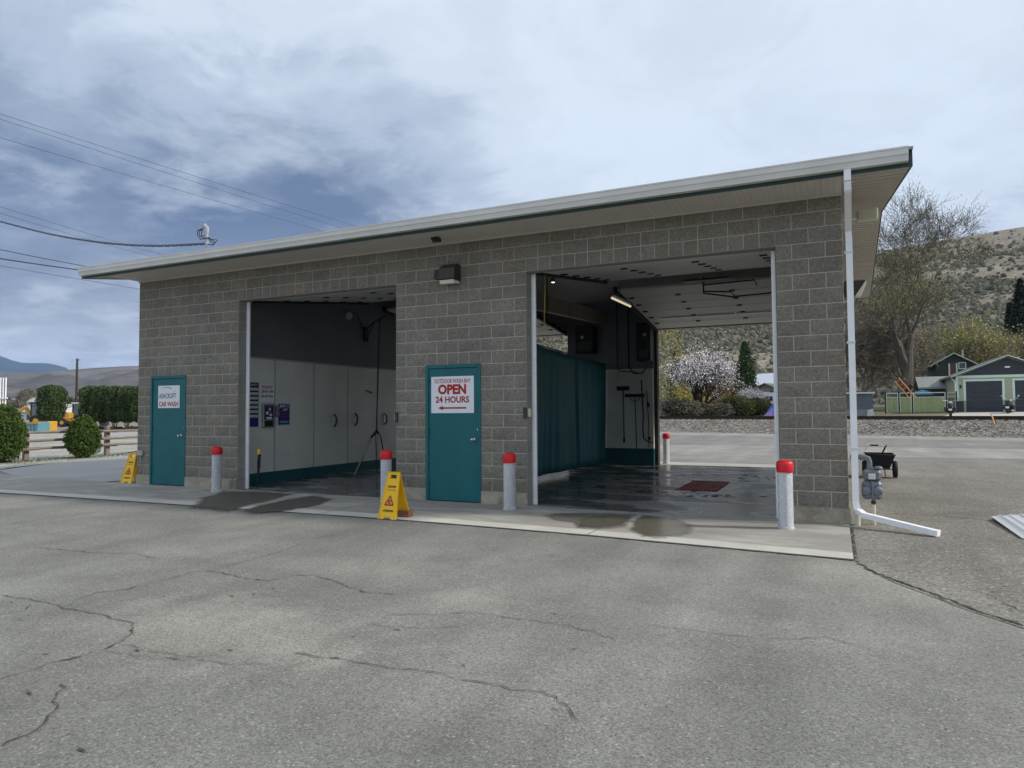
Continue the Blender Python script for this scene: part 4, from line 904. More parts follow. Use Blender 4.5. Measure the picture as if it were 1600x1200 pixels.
# caution floor signs
def caution(label, loc, rotz, lean=None):
    t = thing('floor_sign', label, 'floor sign', loc, rotz, group='yellow A-frame floor signs')
    hgt, wb, wt, sp = .64, .30, .20, .17
    def panel(s_, nm):
        F = lambda x, z: (x, s_*sp*(1-z/hgt), z*.985)
        mb = MB(); th = .012*(-s_)
        # outline with handle hole: build as strips between rows
        rows = [(0, [(-wb/2, -wb/2+.09), (wb/2-.09, wb/2)]), (.035, None)]
        def quad(x0, x1, x2, x3, z0, z1):
            a = [F(x0, z0), F(x1, z0), F(x3, z1), F(x2, z1)]; b_ = [(p[0], p[1]+th, p[2]) for p in a]
            if s_ > 0: a, b_ = b_, a
            mb.add(a+b_, [(0, 1, 2, 3), (7, 6, 5, 4), (0, 4, 5, 1), (1, 5, 6, 2), (2, 6, 7, 3), (3, 7, 4, 0)])
        wz = lambda z: lerp(wb, wt, z/hgt)/2
        quad(-wz(0), -wz(0)+.09, -wz(.035), -wz(.035)+.10, 0, .035); quad(wz(0)-.09, wz(0), wz(.035)-.10, wz(.035), 0, .035)
        quad(-wz(.035), wz(.035), -wz(.545), wz(.545), .035, .545)
        quad(-wz(.545), -.055, -wz(.60), -.055, .545, .60); quad(.055, wz(.545), .055, wz(.60), .545, .60)
        quad(-wz(.60), wz(.60), -wz(hgt), wz(hgt), .60, hgt)
        p_ = mb.build(nm, mYellow, t, world=False)
        # raised rim
        rim = MB()
        for sx in (-1, 1): rim.bar((sx*(wz(0)-.006), -.004*1+s_*sp, 0), (sx*(wz(hgt)-.006), s_*.002, hgt*.985), .012, .012, (0, 1, 0)) if s_ < 0 else None
        if s_ < 0: rim.build('rim', mYellow, p_, world=False)
        return p_
    f_ = panel(-1, 'front_panel'); panel(1, 'rear_panel')
    ey = Vector((0, sp, hgt*.985)).normalized(); o0 = lambda z: Vector((0, -sp*(1-z/hgt)-.004, z*.985))
    text('lettering', 'CAUTION', .04, mInk, f_, o0(.425), (1, 0, 0), ey, width=.135, bold=.03)
    text('lettering', 'ATTENTION', .04, mInk, f_, o0(.10), (1, 0, 0), ey, width=.17, bold=.03)
    text('lettering', 'WET FLOOR', .02, mat('faint_red', (.4, .08, .03), .6), f_, o0(.385), (1, 0, 0), ey, width=.15)
    tri = MB(); P = [(-.07, .19), (.07, .19), (.0, .315)]
    for a, b in zip(P, P[1:]+P[:1]):
        pa, pb = o0(a[1])+Vector((a[0], -.002, 0)), o0(b[1])+Vector((b[0], -.002, 0)); tri.bar(pa, pb, .014, .003, (0, 1, 0))
    for a, b, w__ in (((-.005, .265), (.0, .225), .018), ((.0, .225), (.025, .20), .012), ((.0, .225), (-.02, .20), .012), ((-.005, .25), (.028, .245), .009), ((-.005, .25), (-.03, .235), .009)):
        tri.bar(o0(a[1])+Vector((a[0], -.002, 0)), o0(b[1])+Vector((b[0], -.002, 0)), w__, .003, (0, 1, 0))
    tri.build('warning_symbol', mat('dark_red_ink', (.30, .03, .01), .5), f_, world=False)
    MB().add([o0(.195)+Vector((-.055, -.001, 0)), o0(.195)+Vector((.055, -.001, 0)), o0(.30)+Vector((0, -.001, 0))], [(0, 1, 2)]).build('triangle', mat('orange_field', (.85, .28, .10), .5), f_, world=False)
    return t
caution('yellow A-frame CAUTION floor sign standing open on the apron before the left bay', (7.72, -1.80, ZS), rad(-2))
c2 = caution('yellow CAUTION floor sign standing at the far left corner of the building', (-.30, .13, ZS), rad(5))
tag(MB().box(7.72, 7.90, -1.72, -1.60, .012, .10, .006).build('brick', mat('red_brick', (.25, .10, .06), .9, var=.2, vscale=10, bump=.3)), 'brown brick weighing down the open yellow floor sign', 'brick')

# gas meter and pipes
mMet = mat('meter_grey', (.15, .165, .19), .5, .25, var=.2, vscale=14, bump=.1)
t = thing('gas_meter', 'grey gas meter on a riser pipe beside the downspout', 'gas meter', (13.68, .07, 0)); gx, gy = 13.675, .08
MB().lathe([(.012, -.02), (.022, .0), (.022, .26)], (gx+.015, gy, 0), 12).build('riser_sleeve', mat('cream_pipe', (.60, .57, .45), .5), t, smooth=False)
mtb = MB(); mtb.box(gx-.115, gx+.115, gy-.08, gy+.09, .33, .56, .035); mtb.box(gx-.10, gx+.11, gy-.07, gy+.08, .562, .70, .03); MB_ = mtb.build('body', mMet, t)
cp = MB(); 
for s_ in (-1, 1): cp.tube([(gx+s_*.062, gy-.105, .44), (gx+s_*.062, gy-.078, .44)], [.05, .062], 16)
cp.build('diaphragm_cover', mMet, t, smooth=True)
MB().box(gx-.04, gx+.04, gy-.10, gy-.07, .585, .655, .006).build('dial', mat('dial_face', (.5, .52, .55), .3), t)
pi = MB(); pi.tube([(gx+.015, gy, .24), (gx+.015, gy, .34)], .02, 10); pi.tube([(gx+.005, gy-.09, .35), (gx+.005, gy-.10, .56)], .014, 8); pi.tube([(gx-.02, gy, .69), (gx-.02, gy, .80), (gx-.035, gy, .84), (gx-.07, gy, .855), (gx-.24, gy, .86)], [.034, .032, .036, .032, .024], 12); pi.tube([(gx-.10, gy, .855), (gx-.125, gy, .857)], .040, 12); pi.tube([(gx-.19, gy, .86), (gx-.215, gy, .86)], .036, 12)
build_each(pi, 'pipe', mMet, t); MB().lathe([(.03, 0), (.05, .01), (.055, .03), (.03, .045)], (gx+.075, gy, .70), 14).build('regulator', mMet, t, smooth=True)
MB().lathe([(.03, 0), (.03, .03)], (gx+.015, gy, .275), 10).build('collar', mBlack, t)
t = thing('vent_pipe', 'short cream plastic pipe stub rising from the ground behind the downspout elbow', 'pipe', (13.50, -.02, 0)); MB().lathe([(.034, -.02), (.034, .20), (.028, .20), (.028, .1)], (13.50, -.03, 0), 14).build('pipe', mat('cream_pipe', (0, 0, 0)), t)

# two-wheeled garden cart
t = thing('garden_cart', 'black two-wheeled yard cart with a pale push handle behind the gas meter', 'cart', (14.12, 7, 0))
tb = MB(); A = [(13.84, 6.72, .52), (14.40, 6.72, .49), (14.40, 7.5, .50), (13.84, 7.5, .50)]; Bq = [(13.99, 6.86, .21), (14.30, 6.86, .20), (14.30, 7.3, .21), (13.99, 7.3, .21)]
tb.add(A+Bq, [(4, 7, 6, 5)]+[(i, i+4, (i+1) % 4+4, (i+1) % 4) for i in range(4)]); rim = [Vector(p) for p in A]
for a, b in zip(rim, rim[1:]+rim[:1]): tb.tube([a, b], .014, 6)
tb.build('tub', mat('cart_plastic', (.010, .013, .020), .4, var=.1), t)
MB().tube([(13.93, 7.5, .45), (13.88, 7.62, .56), (13.90, 7.64, .62), (13.96, 7.66, .655), (14.20, 7.66, .65), (14.28, 7.64, .62), (14.28, 7.62, .55), (14.26, 7.5, .45)], .013, 8).build('handle', mat('handle_cream', (.62, .58, .46), .5), t)
MB().tube([(13.98, 7.66, .66), (14.14, 7.66, .658)], .018, 8).build('grip', mBlack, t)
fr = MB(); fr.tube([(13.84, 7.0, .18), (14.40, 7.0, .18)], .010, 6); fr.tube([(14.20, 6.86, .2), (14.22, 6.8, .02)], .011, 6); fr.tube([(14.22, 6.8, .02), (14.40, 6.82, .02)], .010, 6); fr.build('frame', mat('rusty_steel', (.16, .09, .06), .7, .3), t)
for x in (13.83, 14.41):
    wv = MB(); wh_ = MB(); n = 20
    pr = [(-.035, .12), (-.045, .15), (-.035, .175), (0, .185), (.035, .175), (.045, .15), (.035, .12)]
    base = len(wv.v)
    for i in range(n):
        a = 2*math.pi*i/n
        for (dx_, rr_) in pr: wv.v.append((x+dx_, 7.0+rr_*math.cos(a), .185+rr_*math.sin(a)))
    k = len(pr)
    for i in range(n):
        for j in range(k): wv.f.append((base+i*k+j, base+((i+1) % n)*k+j, base+((i+1) % n)*k+(j+1) % k, base+i*k+(j+1) % k))
    w_o = wv.build('wheel', mRubber, t, smooth=True); MB().tube([(x-.03, 7, .185), (x+.03, 7, .185)], .118, 16).build('rim', mDark, w_o)
tag(MB().tube([(14.13, 7.1, .42), (14.16, 6.95, .50), (14.24, 6.75, .70)], .016, 8).build('tool_handle', mDark), 'dark tool handle sticking up out of the black yard cart', 'tool handle')
# corrugated sheet lying at the right edge
t = thing('metal_sheet', 'white ribbed metal sheet lying on the asphalt at the right edge', 'metal sheet', (15.8, .6, 0)); ms = MB()
o_, ux_, uy_ = Vector((15.10, 1.12, .05)), Vector((.02, -1, 0)).normalized(), Vector((.91, .42, .0)).normalized(); nn_ = 72
for i in range(nn_+1):
    s_ = i/nn_*2.3; ph = (s_ % .15)/.15; z = .02*max(0, min(1, 4*(ph-.55)))*(1 if ph < .9 else .4) 
    for j in (0, 1):
        p = o_+uy_*s_*.42*2.2+ux_*(j*1.5)+Vector((0, 0, z+.02*math.sin(i*.1)-.03*j)); ms.v.append(p.to_tuple())
for i in range(nn_): ms.f.append((2*i, 2*i+1, 2*i+3, 2*i+2))
mo = ms.build('sheet', mat('sheet_white', (.55, .56, .57), .4, .2, var=.05), t); md = mo.modifiers.new('thickness', 'SOLIDIFY'); md.thickness = .006
MB().bar(o_+uy_*.05-Vector((0, 0, .035)), o_+uy_*2-Vector((0, 0, .035)), .09, .04).build('batten', mWood, t)
#PART2
# ------------------------------------------------------------------ vegetation builders
ET, EN = Vector((.955, -.2966, 0)).normalized(), Vector((.2966, .955, 0)).normalized(); GB = Vector((14.1, 34.06, 0)); RZ = math.atan2(ET.y, ET.x)
def TN(t, n, z=0.): return GB+ET*t+EN*n+Vector((0, 0, z))
mBark = mat('grey_bark', (.11, .095, .078), .95, var=.25, vscale=2, fine=.25, fscale=30, bump=.5)
mTwig = mat('twig_bark', (.27, .235, .18), .95, isl=.25)
TWG = .006
def grow(mb, p, d, L_, r, lvl, mx, rr, tips, up=.12, wig=.22, kids=(4, 6), spread=(.5, .95), ratio=(.5, .72), tube_n=3):
    n = 4 if lvl < 3 else 3; pts = [p.copy()]; rs = [r]; q = p.copy(); dd = d.copy()
    for i in range(n):
        dd = (dd+Vector((rr.uniform(-1, 1), rr.uniform(-1, 1), rr.uniform(-.6, .8)))*wig+Vector((0, 0, up))).normalized(); q = q+dd*(L_/n); pts.append(q.copy()); rs.append(max(.004, r*(1-.62*(i+1)/n)))
    if lvl >= 3: rs = [max(x, TWG) for x in rs]
    mb.tube(pts, rs, 8 if lvl == 0 else (5 if lvl == 1 else tube_n), cap=False)
    if lvl >= mx: tips.append((pts[-1], dd)); tips.append((pts[1], dd)); return
    for j in range(rr.randint(*kids)):
        t = rr.uniform(.35, 1.) if lvl else rr.uniform(.3, 1.); k = min(n-1, int(t*n)); f = t*n-k; pp = pts[k].lerp(pts[k+1], f); rb_ = lerp(rs[k], rs[k+1], f)
        ax = Vector((rr.uniform(-1, 1), rr.uniform(-1, 1), rr.uniform(-.5, .5))); ax = (ax-dd*ax.dot(dd)).normalized(); s_ = rr.uniform(*spread)
        nd = (dd*math.cos(s_)+ax*math.sin(s_)).normalized()
        grow(mb, pp, nd, L_*rr.uniform(*ratio), max(.005, rb_*rr.uniform(.5, .75)), lvl+1, mx, rr, tips, up, wig, kids, spread, ratio, tube_n)
def leaves(mb, pts, n, spread, size, rr, flat=0.):
    for i in range(n):
        c_ = Vector(rr.choice(pts))+Vector((rr.gauss(0, spread), rr.gauss(0, spread), rr.gauss(0, spread*.8)))
        a = Vector((rr.uniform(-1, 1), rr.uniform(-1, 1), rr.uniform(-1, 1))).normalized(); b_ = a.cross(Vector((rr.uniform(-1, 1), rr.uniform(-1, 1), rr.uniform(-1, 1)))).normalized(); s_ = size*rr.uniform(.6, 1.4)
        mb.add([c_-a*s_, c_-b_*s_*.5, c_+a*s_, c_+b_*s_*.5], [(0, 1, 2, 3)])
def foliage_mat(name, c, isl=.35, **k): return mat(name, c, .75, isl=isl, var=.2, vscale=k.pop('vs', .8), spec=.2, **k)
mLeafO = foliage_mat('olive_buds', (.31, .275, .125)); mCedar = foliage_mat('cedar_green', (.06, .10, .018), .5, vs=2); mCedarB = foliage_mat('hedge_green', (.065, .095, .03), .5, vs=.7)
mDkGreen = foliage_mat('conifer_green', (.014, .024, .012), .4); mBloss = mat('blossom', (.90, .84, .84), .7, isl=.3); mBrush = foliage_mat('bare_brush', (.17, .145, .105), .4); mYel = foliage_mat('yellow_flower', (.55, .45, .02), .3); mOlive = foliage_mat('olive_leaf', (.075, .085, .025), .4)
def tree(name, label, cat, base, height, r, seed, mx=5, kids=(4, 6), leafm=None, nleaf=0, lsize=.1, lspread=.3, lean=(0, 0), trunkf=.42, up=.12, group=None, stems=1, spread=(.5, .95), ratio=(.5, .72), zmin=None, filt=None, barkm=None):
    rr = random.Random(seed); t = thing(name, label, cat, tuple(base), group=group); mb = MB(); tips = []
    for s_ in range(stems):
        d = Vector((lean[0]+rr.uniform(-.3, .3)*(stems > 1)*1.6, lean[1]+rr.uniform(-.3, .3)*(stems > 1)*1.6, 1)).normalized()
        grow(mb, Vector(base)+Vector((rr.uniform(-.2, .2), rr.uniform(-.2, .2), -.1))*(stems > 1), d, height*trunkf, r, 0, mx, rr, tips, up, .2, kids, spread, ratio)
    tr = mb.build('trunk', barkm or mTwig, t)
    if nleaf:
        pts = [p for p, d in tips]
        if filt: pts = [p for p in pts if filt(p)] or pts
        lf = MB(); leaves(lf, pts, nleaf, lspread, lsize, rr); lf.build('crown', leafm, t)
    return t

# ------------------------------------------------------------------ rail bank and yards beyond
bk = MB(); n_, k_ = 120, 12
prof = [(-.6, -.02), (0, .02), (.9, .16), (1.8, .36), (2.6, .56), (3.3, .72), (3.9, .78), (4.3, .80), (6.6, .80), (7.1, .78), (8.0, .62), (9.2, .78)]
for i in range(n_+1):
    t = -60+i*1.0
    for (nn, z) in prof:
        v = TN(t, nn, z); v.z += .05*noise.noise(v*1.1) if 0 < nn < 4 else 0; bk.v.append(v.to_tuple())
m_ = len(prof)
for i in range(n_):
    for j in range(m_-1): a = i*m_+j; bk.f.append((a, a+m_, a+m_+1, a+1))
struct('rail_bank', bk, mBallast, smooth=True)
rs_ = MB()    # loose stones on the bank so that its surface is really broken up
for i in range(5200):
    t, nn = R.uniform(-26, 22), R.betavariate(1.3, 1.2)*4.4; z = 0
    for (a, za), (b, zb) in zip(prof, prof[1:]):
        if a <= nn <= b: z = lerp(za, zb, (nn-a)/(b-a)); break
    p = TN(t, nn, z+.01); s_ = R.uniform(.03, .085); b0 = len(rs_.v)
    for q in ((1, 0, 0), (-.9, .2, 0), (.1, 1, 0), (0, -1, 0), (.1, .1, .9)): rs_.v.append((p.x+q[0]*s_*R.uniform(.7, 1.3), p.y+q[1]*s_*R.uniform(.7, 1.3), p.z+q[2]*s_*R.uniform(.5, 1)))
    rs_.f += [(b0, b0+2, b0+4), (b0+2, b0+1, b0+4), (b0+1, b0+3, b0+4), (b0+3, b0, b0+4)]
tag(rs_.build('track_ballast', mat('ballast_stone', (.22, .195, .165), .95, isl=.6)), 'loose grey and tan ballast stones on the railway bank', 'ballast', kind='stuff')
ry = thing('railway_track', 'rusty railway track along the top of the gravel bank', 'railway', tuple(TN(0, 5, .8)))
for nn in (4.75, 6.2):
    rl = MB(); a, b = TN(-60, nn, .86), TN(60, nn, .86)
    rl.bar(a, b, .14, .02); rl.bar(a+Vector((0, 0, .08)), b+Vector((0, 0, .08)), .03, .14); rl.bar(a+Vector((0, 0, .16)), b+Vector((0, 0, .16)), .07, .04); rl.build('rail', mat('rusty_rail', (.045, .03, .022), .8, .3, var=.15), ry)
sl = MB()
for i in range(170): c_ = TN(-55+i*.6, 5.47, .80); sl.obox(c_, ET*.12, EN*1.25, Vector((0, 0, .05)))
tag(sl.build('sleepers', mat('creosoted_wood', (.05, .038, .03), .9, var=.2), ry), kind='stuff')
yd = MB(); rows = [(9.0, .77), (11, .95), (14, 1.12), (16, 1.2), (22, 1.3), (34, 1.5), (60, 2.2), (110, 5)]
for i in range(61):
    t = -150+i*5
    for (nn, z) in rows: yd.v.append(TN(t, nn, z).to_tuple())
m_ = len(rows)
for i in range(60):
    for j in range(m_-1): a = i*m_+j; yd.f.append((a, a+m_, a+m_+1, a+1))
mYard = ground_mat('yard_grass', (.17, .155, .10), (.09, .125, .035), .25, ascale=14, aggr=.4, dark=(.07, .07, .04))
struct('yard', yd, mYard, smooth=True)
struct('driveway', MB().poly([TN(2.6, 9.2, .81), TN(16, 9.2, .81), TN(16, 16.3, 1.235), TN(2.6, 16.3, 1.235)]) if False else MB().add([TN(2.4, 9.05, .79), TN(16, 9.05, .79), TN(16, 11, .97), TN(2.5, 11, .97), TN(16, 14, 1.14), TN(2.6, 14, 1.14), TN(16, 16.4, 1.225), TN(2.6, 16.4, 1.225)], [(0, 1, 2, 3), (3, 2, 4, 5), (5, 4, 6, 7)]), mConcL)

# hillside: height field swept round the site
mHill = ground_mat('sage_hillside', (.225, .192, .145), (.145, .128, .092), .018, ascale=.9, aggr=.25, dark=(.09, .09, .065), speck=.0, bump=.6, bscale=.8)
def prof_at(a):   # a = azimuth from the view axis in degrees -> (foot radius, ridge radius, ridge tangent)
    K = [(-80, 420, 1500, .06), (-45, 420, 1400, .044), (-36.6, 420, 1400, .050), (-28, 400, 1300, .062), (-20, 330, 1000, .085), (-8, 160, 480, .14), (5, 108, 340, .185), (20, 100, 320, .205), (28, 98, 320, .205), (37, 98, 320, .214), (60, 98, 330, .20), (100, 100, 330, .2)]
    for k0, k1 in zip(K, K[1:]):
        if a <= k1[0]:
            t = max(0, (a-k0[0])/(k1[0]-k0[0])); t = t*t*(3-2*t); return [lerp(x, y, t) for x, y in zip(k0[1:], k1[1:])]
    return K[-1][1:]
def hill_pt(adeg, s):   # s 0..1 foot to ridge, beyond 1 falls away
    r0, r1, tg = prof_at(adeg); r_ = lerp(r0, r1, s); az = rad(adeg)-YAW
    x, y = CAM.x+r_*math.sin(az), CAM.y+r_*math.cos(az); h = tg*r1
    z = (h*(s**1.0*.92+.08*s*s) if s <= 1 else h*(1-(s-1)*.5))+1.2
    q = Vector((x/55, y/55, 0)); lowf = min(1, s*2.5); z += lowf*(1-.75*max(0, s-.7)/.3*(s <= 1))*(noise.noise(q)*6+noise.noise(q*2.7)*2.4+noise.noise(q*7)*.8)*(1 if adeg > -10 else 1.6)*(.35 if s > .9 else 1)
    return Vector((x, y, z))
ns = 46
mFar = ground_mat('far_range_hills', (.125, .112, .105), (.075, .070, .066), .006, ascale=.05, aggr=.15, dark=(.055, .055, .05), tint=(.21, .19, .165), speck=.0, bump=.6, bscale=.1)
for (a0, a1, na, nm, mm) in ((-80, -12, 170, 'far_hills', mFar), (-12, 100, 190, 'hillside', mHill)):
    hl = MB()
    for i in range(na+1):
        for j in range(ns+1): hl.v.append(hill_pt(lerp(a0, a1, i/na), (j/ns)*1.25-.04).to_tuple())
    for i in range(na):
        for j in range(ns): a = i*(ns+1)+j; hl.f.append((a, a+ns+1, a+ns+2, a+1))
    struct(nm, hl, mm, smooth=True)
sb = MB(); rr = random.Random(5)
for i in range(26000):
    a = rr.uniform(-2, 42); s = rr.betavariate(1.0, 1.6)*.99
    p = hill_pt(a, s)
    if noise.noise(p*.035)+.25*noise.noise(p*.12) < -.22 and rr.random() < .8: continue
    w_ = rr.uniform(.25, .72)*(1.5 if rr.random() < .08 else 1)*(1+.2*s); b0 = len(sb.v); n = 5
    for k in range(n):
        an = 2*math.pi*k/n+rr.random(); f = rr.uniform(.7, 1.2); sb.v.append((p.x+w_*f*math.cos(an), p.y+w_*f*math.sin(an), p.z-.1))
    for k in range(n):
        an = 2*math.pi*k/n+rr.random(); f = rr.uniform(.5, 1.); sb.v.append((p.x+w_*f*math.cos(an)*.8, p.y+w_*f*math.sin(an)*.8, p.z+w_*rr.uniform(.6, .9)))
    sb.v.append((p.x, p.y, p.z+w_*1.05))
    for k in range(n): k2 = (k+1) % n; sb.f += [(b0+k, b0+k2, b0+n+k2, b0+n+k), (b0+n+k, b0+n+k2, b0+2*n)]
tag(sb.build('sagebrush', mat('sagebrush_leaf', (.125, .118, .082), .9, isl=.35)), 'grey-green sagebrush clumps covering the dry hillside', 'sagebrush', kind='stuff')
# dark pines along the hill crest and a far blue mountain in the west
mt_b = MB(); N2 = 90
for i in range(N2+1):
    a = -62+i*.5; az = rad(a)-YAW; px = 800+1076.5*math.tan(rad(a))
    K = [(-1400, .075), (-500, .088), (-120, .094), (-20, .087), (0, .082), (12, .0775), (22, .0745), (40, .0715), (55, .0725), (80, .071), (100, .066), (112, .060), (119, .055), (140, .044), (300, .02), (900, 0)]
    px = max(-1400, min(899, px)); h = 0
    for (x0, h0), (x1, h1) in zip(K, K[1:]):
        if x0 <= px <= x1: h = lerp(h0, h1, (px-x0)/(x1-x0)); break
    for (r_, f) in ((3000, 0), (3500, .22), (4000, .45), (4500, .72), (5000, 1.), (5600, .6)):
        x, y = CAM.x+r_*math.sin(az), CAM.y+r_*math.cos(az); q = Vector((x/420, y/420, 1)); z = h*math.cos(rad(a))*5000*1.05*f+(noise.noise(q)*70+noise.noise(q*2.6)*30)*(f*(1-f)*3) ; mt_b.v.append((x, y, z))
for i in range(N2):
    for j in range(5): a = i*6+j; mt_b.f.append((a, a+6, a+7, a+1))
struct('mountain', mt_b, mat('forested_slope', (.03, .045, .05), .95, var=.25, vscale=.004), smooth=True)

# ------------------------------------------------------------------ right: trees and yards
TWG = .010
b = PD(1404, 641, 58); tree('large_tree', 'tall leaning bare cottonwood with a thick dark trunk, behind the olive fence', 'tree', (b.x, b.y, 1.2), 19.0, .62, 11, mx=6, kids=(3, 5), leafm=mLeafO, nleaf=17000, lsize=.06, lspread=.38, lean=(.26, 0), trunkf=.36, up=.10, spread=(.4, 1.0), ratio=(.58, .80), filt=lambda p: p.z < 15.5 or hash((round(p.x*7), round(p.z*9))) % 3 == 0, barkm=mBark)
b2 = PD(1528, 641, 66); tree('budding_tree', 'wide yellow-green budding tree behind the garage', 'tree', (b2.x, b2.y, 1.4), 12, .28, 23, mx=5, kids=(4, 6), leafm=foliage_mat('yellow_green_buds', (.36, .34, .10)), nleaf=9000, lsize=.11, lspread=.5, trunkf=.34, up=.10, stems=2, spread=(.5, 1.0), ratio=(.6, .8))
b3 = PD(1352, 641, 62); tree('bare_tree', 'dense grey bare tree with drooping twigs close right of the building', 'tree', (b3.x, b3.y, 1.3), 12, .25, 31, mx=5, kids=(5, 6), leafm=mBrush, nleaf=5000, lsize=.10, lspread=.4, trunkf=.38, up=.02, stems=3, spread=(.4, 1.0), ratio=(.55, .75))
b4 = PD(1450, 641, 74); tree('bare_tree', 'brown bare tree filling the gap between the cottonwood and the garage', 'tree', (b4.x, b4.y, 1.6), 12, .25, 47, mx=5, kids=(5, 6), leafm=foliage_mat('brown_buds', (.25, .20, .10)), nleaf=6000, lsize=.12, lspread=.5, trunkf=.34, up=.06, stems=3, spread=(.4, 1.0), ratio=(.55, .78))
b4 = PD(1560, 641, 84); tree('bare_tree', 'reddish brown bare tree above the garage roof', 'tree', (b4.x, b4.y, 1.6), 11, .25, 53, mx=5, kids=(5, 6), leafm=foliage_mat('rust_buds', (.24, .17, .10)), nleaf=5000, lsize=.13, lspread=.5, trunkf=.34, up=.06, stems=3, spread=(.4, 1.0), ratio=(.55, .78))
def conifer(label, base, h, w_, seed, mt=None, n=7000, group=None, name='conifer', ls=.16):
    rr = random.Random(seed); t = thing(name, label, 'tree', tuple(base), group=group); MB().tube([base, Vector(base)+Vector((0, 0, h*.95))], [w_*.07, .03], 6).build('trunk', mBark, t); lf = MB(); P = []
    for i in range(n):
        f = rr.random()**.8; a = rr.uniform(0, 6.283); r_ = w_*(1-f)**.8*rr.uniform(.35, 1)**.6*(1+.35*noise.noise(Vector((math.cos(a)*2, math.sin(a)*2, f*7+seed)))); P.append(Vector(base)+Vector((r_*math.cos(a), r_*math.sin(a), h*(.06+.94*f)-r_*.25)))
    leaves(lf, P, n, .12, ls, rr); lf.build('crown', mt or mDkGreen, t); return t
for i, (px, dist, h, w_, lab) in enumerate(((1600, 88, 16.5, 3.0, 'tall dark evergreen cut by the right edge of the photo'), (1583, 95, 14.5, 2.3, 'dark evergreen just left of the tall one at the right edge'), (1166, 84, 8.2, 2.1, 'green conifer behind the white blossom tree, right of it'), (1076-18, 92, 8.2, 1.6, 'small dark conifer beside the yellow bush behind the blossom tree'), (1640, 80, 13, 3.2, 'dark evergreen behind the right side of the garage'))):
    b = PD(px, 641, dist); conifer(lab, Vector((b.x, b.y, 1.5)), h, w_, 60+i, n=6500 if dist < 90 else 4500, mt=mDkGreen if px > 1300 else foliage_mat('pine_green', (.055, .085, .032)))
def bush(name, label, base, rx, ry, rz, mt, n, ls, seed, core=None, group=None, cat='bush', stem=True, zc=1.0, wob=.25):
    rr = random.Random(seed); t = thing(name, label, cat, tuple(base), group=group); base = Vector(base)
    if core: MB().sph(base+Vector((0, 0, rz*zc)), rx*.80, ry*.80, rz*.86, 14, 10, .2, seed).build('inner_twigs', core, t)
    if stem: MB().tube([base-Vector((0, 0, .1)), base+Vector((0, 0, rz*.5))], [.06, .04], 6).build('stem', mBark, t)
    P = []
    for i in range(n):
        u = rr.uniform(-1, 1); a = rr.uniform(0, 6.283); s_ = math.sqrt(1-u*u); d = Vector((s_*math.cos(a), s_*math.sin(a), u)); f = rr.uniform(.78, 1.0)*(1+wob*noise.noise(d*2.2+Vector((seed, 0, 0)))+wob*.5*noise.noise(d*6))
        eg = 1.06-.16*d.z if rz > rx and zc == 1.0 and not (cat == 'tree') else 1.; P.append(base+Vector((d.x*rx*f*eg, d.y*ry*f*eg, max(.03, rz*zc+d.z*rz*f))))
    lf = MB()
    for p in P: leaves(lf, [p], 1, .01, ls, rr)
    lf.build('foliage', mt, t); return t
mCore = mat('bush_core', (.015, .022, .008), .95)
TWG = .007
# blossom tree and the things seen through the right bay
b = PD(1092, 643, 57)
tree('blossom_tree', 'white and pink blossoming tree seen through the right bay', 'tree', (b.x, b.y, 1.0), 6.9, .13, 71, mx=4, kids=(4, 6), leafm=mBloss, nleaf=12000, lsize=.062, lspread=.12, trunkf=.38, up=.05, stems=7, spread=(.4, .9), ratio=(.58, .8), barkm=mat('dark_bark', (.04, .033, .028), .9))
b = PD(1175, 643, 60); tree('blossom_tree', 'small sparse blossoming tree in front of the far white house', 'tree', (b.x, b.y, 1.0), 3.2, .06, 72, mx=4, kids=(3, 5), leafm=mBloss, nleaf=2500, lsize=.05, lspread=.15, trunkf=.38, up=.05, stems=4, spread=(.4, .9), ratio=(.58, .8))
b = PD(1085, 642, 88); bush('yellow_bush', 'bright yellow flowering shrub tree behind the blossom tree', (b.x, b.y, 1.5), 2.0, 2.0, 3.6, mYel, 3500, .13, 73, cat='shrub')
b = PD(1046, 642, 80); bush('green_bush', 'yellow-green leafy tree at the left edge of the right bay view', (b.x, b.y, 1.5), 1.9, 1.9, 5.4, mLeafO, 2500, .14, 74, cat='tree')
b = PD(1128, 642, 80); bush('brown_bush', 'orange brown shrub between the blossom tree and the conifer', (b.x, b.y, 1.5), 1.6, 1.6, 2.2, foliage_mat('orange_brown', (.20, .12, .03)), 1500, .13, 75, cat='shrub')
for i, (px, dist, rx, rz, mt, lab) in enumerate(((1150, 55, 1.5, .95, mOlive, 'low olive bush right of the blossom tree trunk'), (1182, 56, 1.4, .85, mOlive, 'low olive bush before the white trailer'), (1130, 54.5, .9, .6, mBrush, 'low brown brush at the foot of the blossom tree, right side'), (1062, 55, 1.8, .9, mBrush, 'low brown brush at the foot of the blossom tree, left side'), (1100, 55.5, 1.4, .6, mBrush, 'low brown brush directly under the blossom tree'))):
    b = PD(px, 642, dist); bush('low_bush', lab, (b.x, b.y, .95), rx, rx*.7, rz, mt, 2600, .07, 80+i, core=mCore, stem=False, zc=.8)
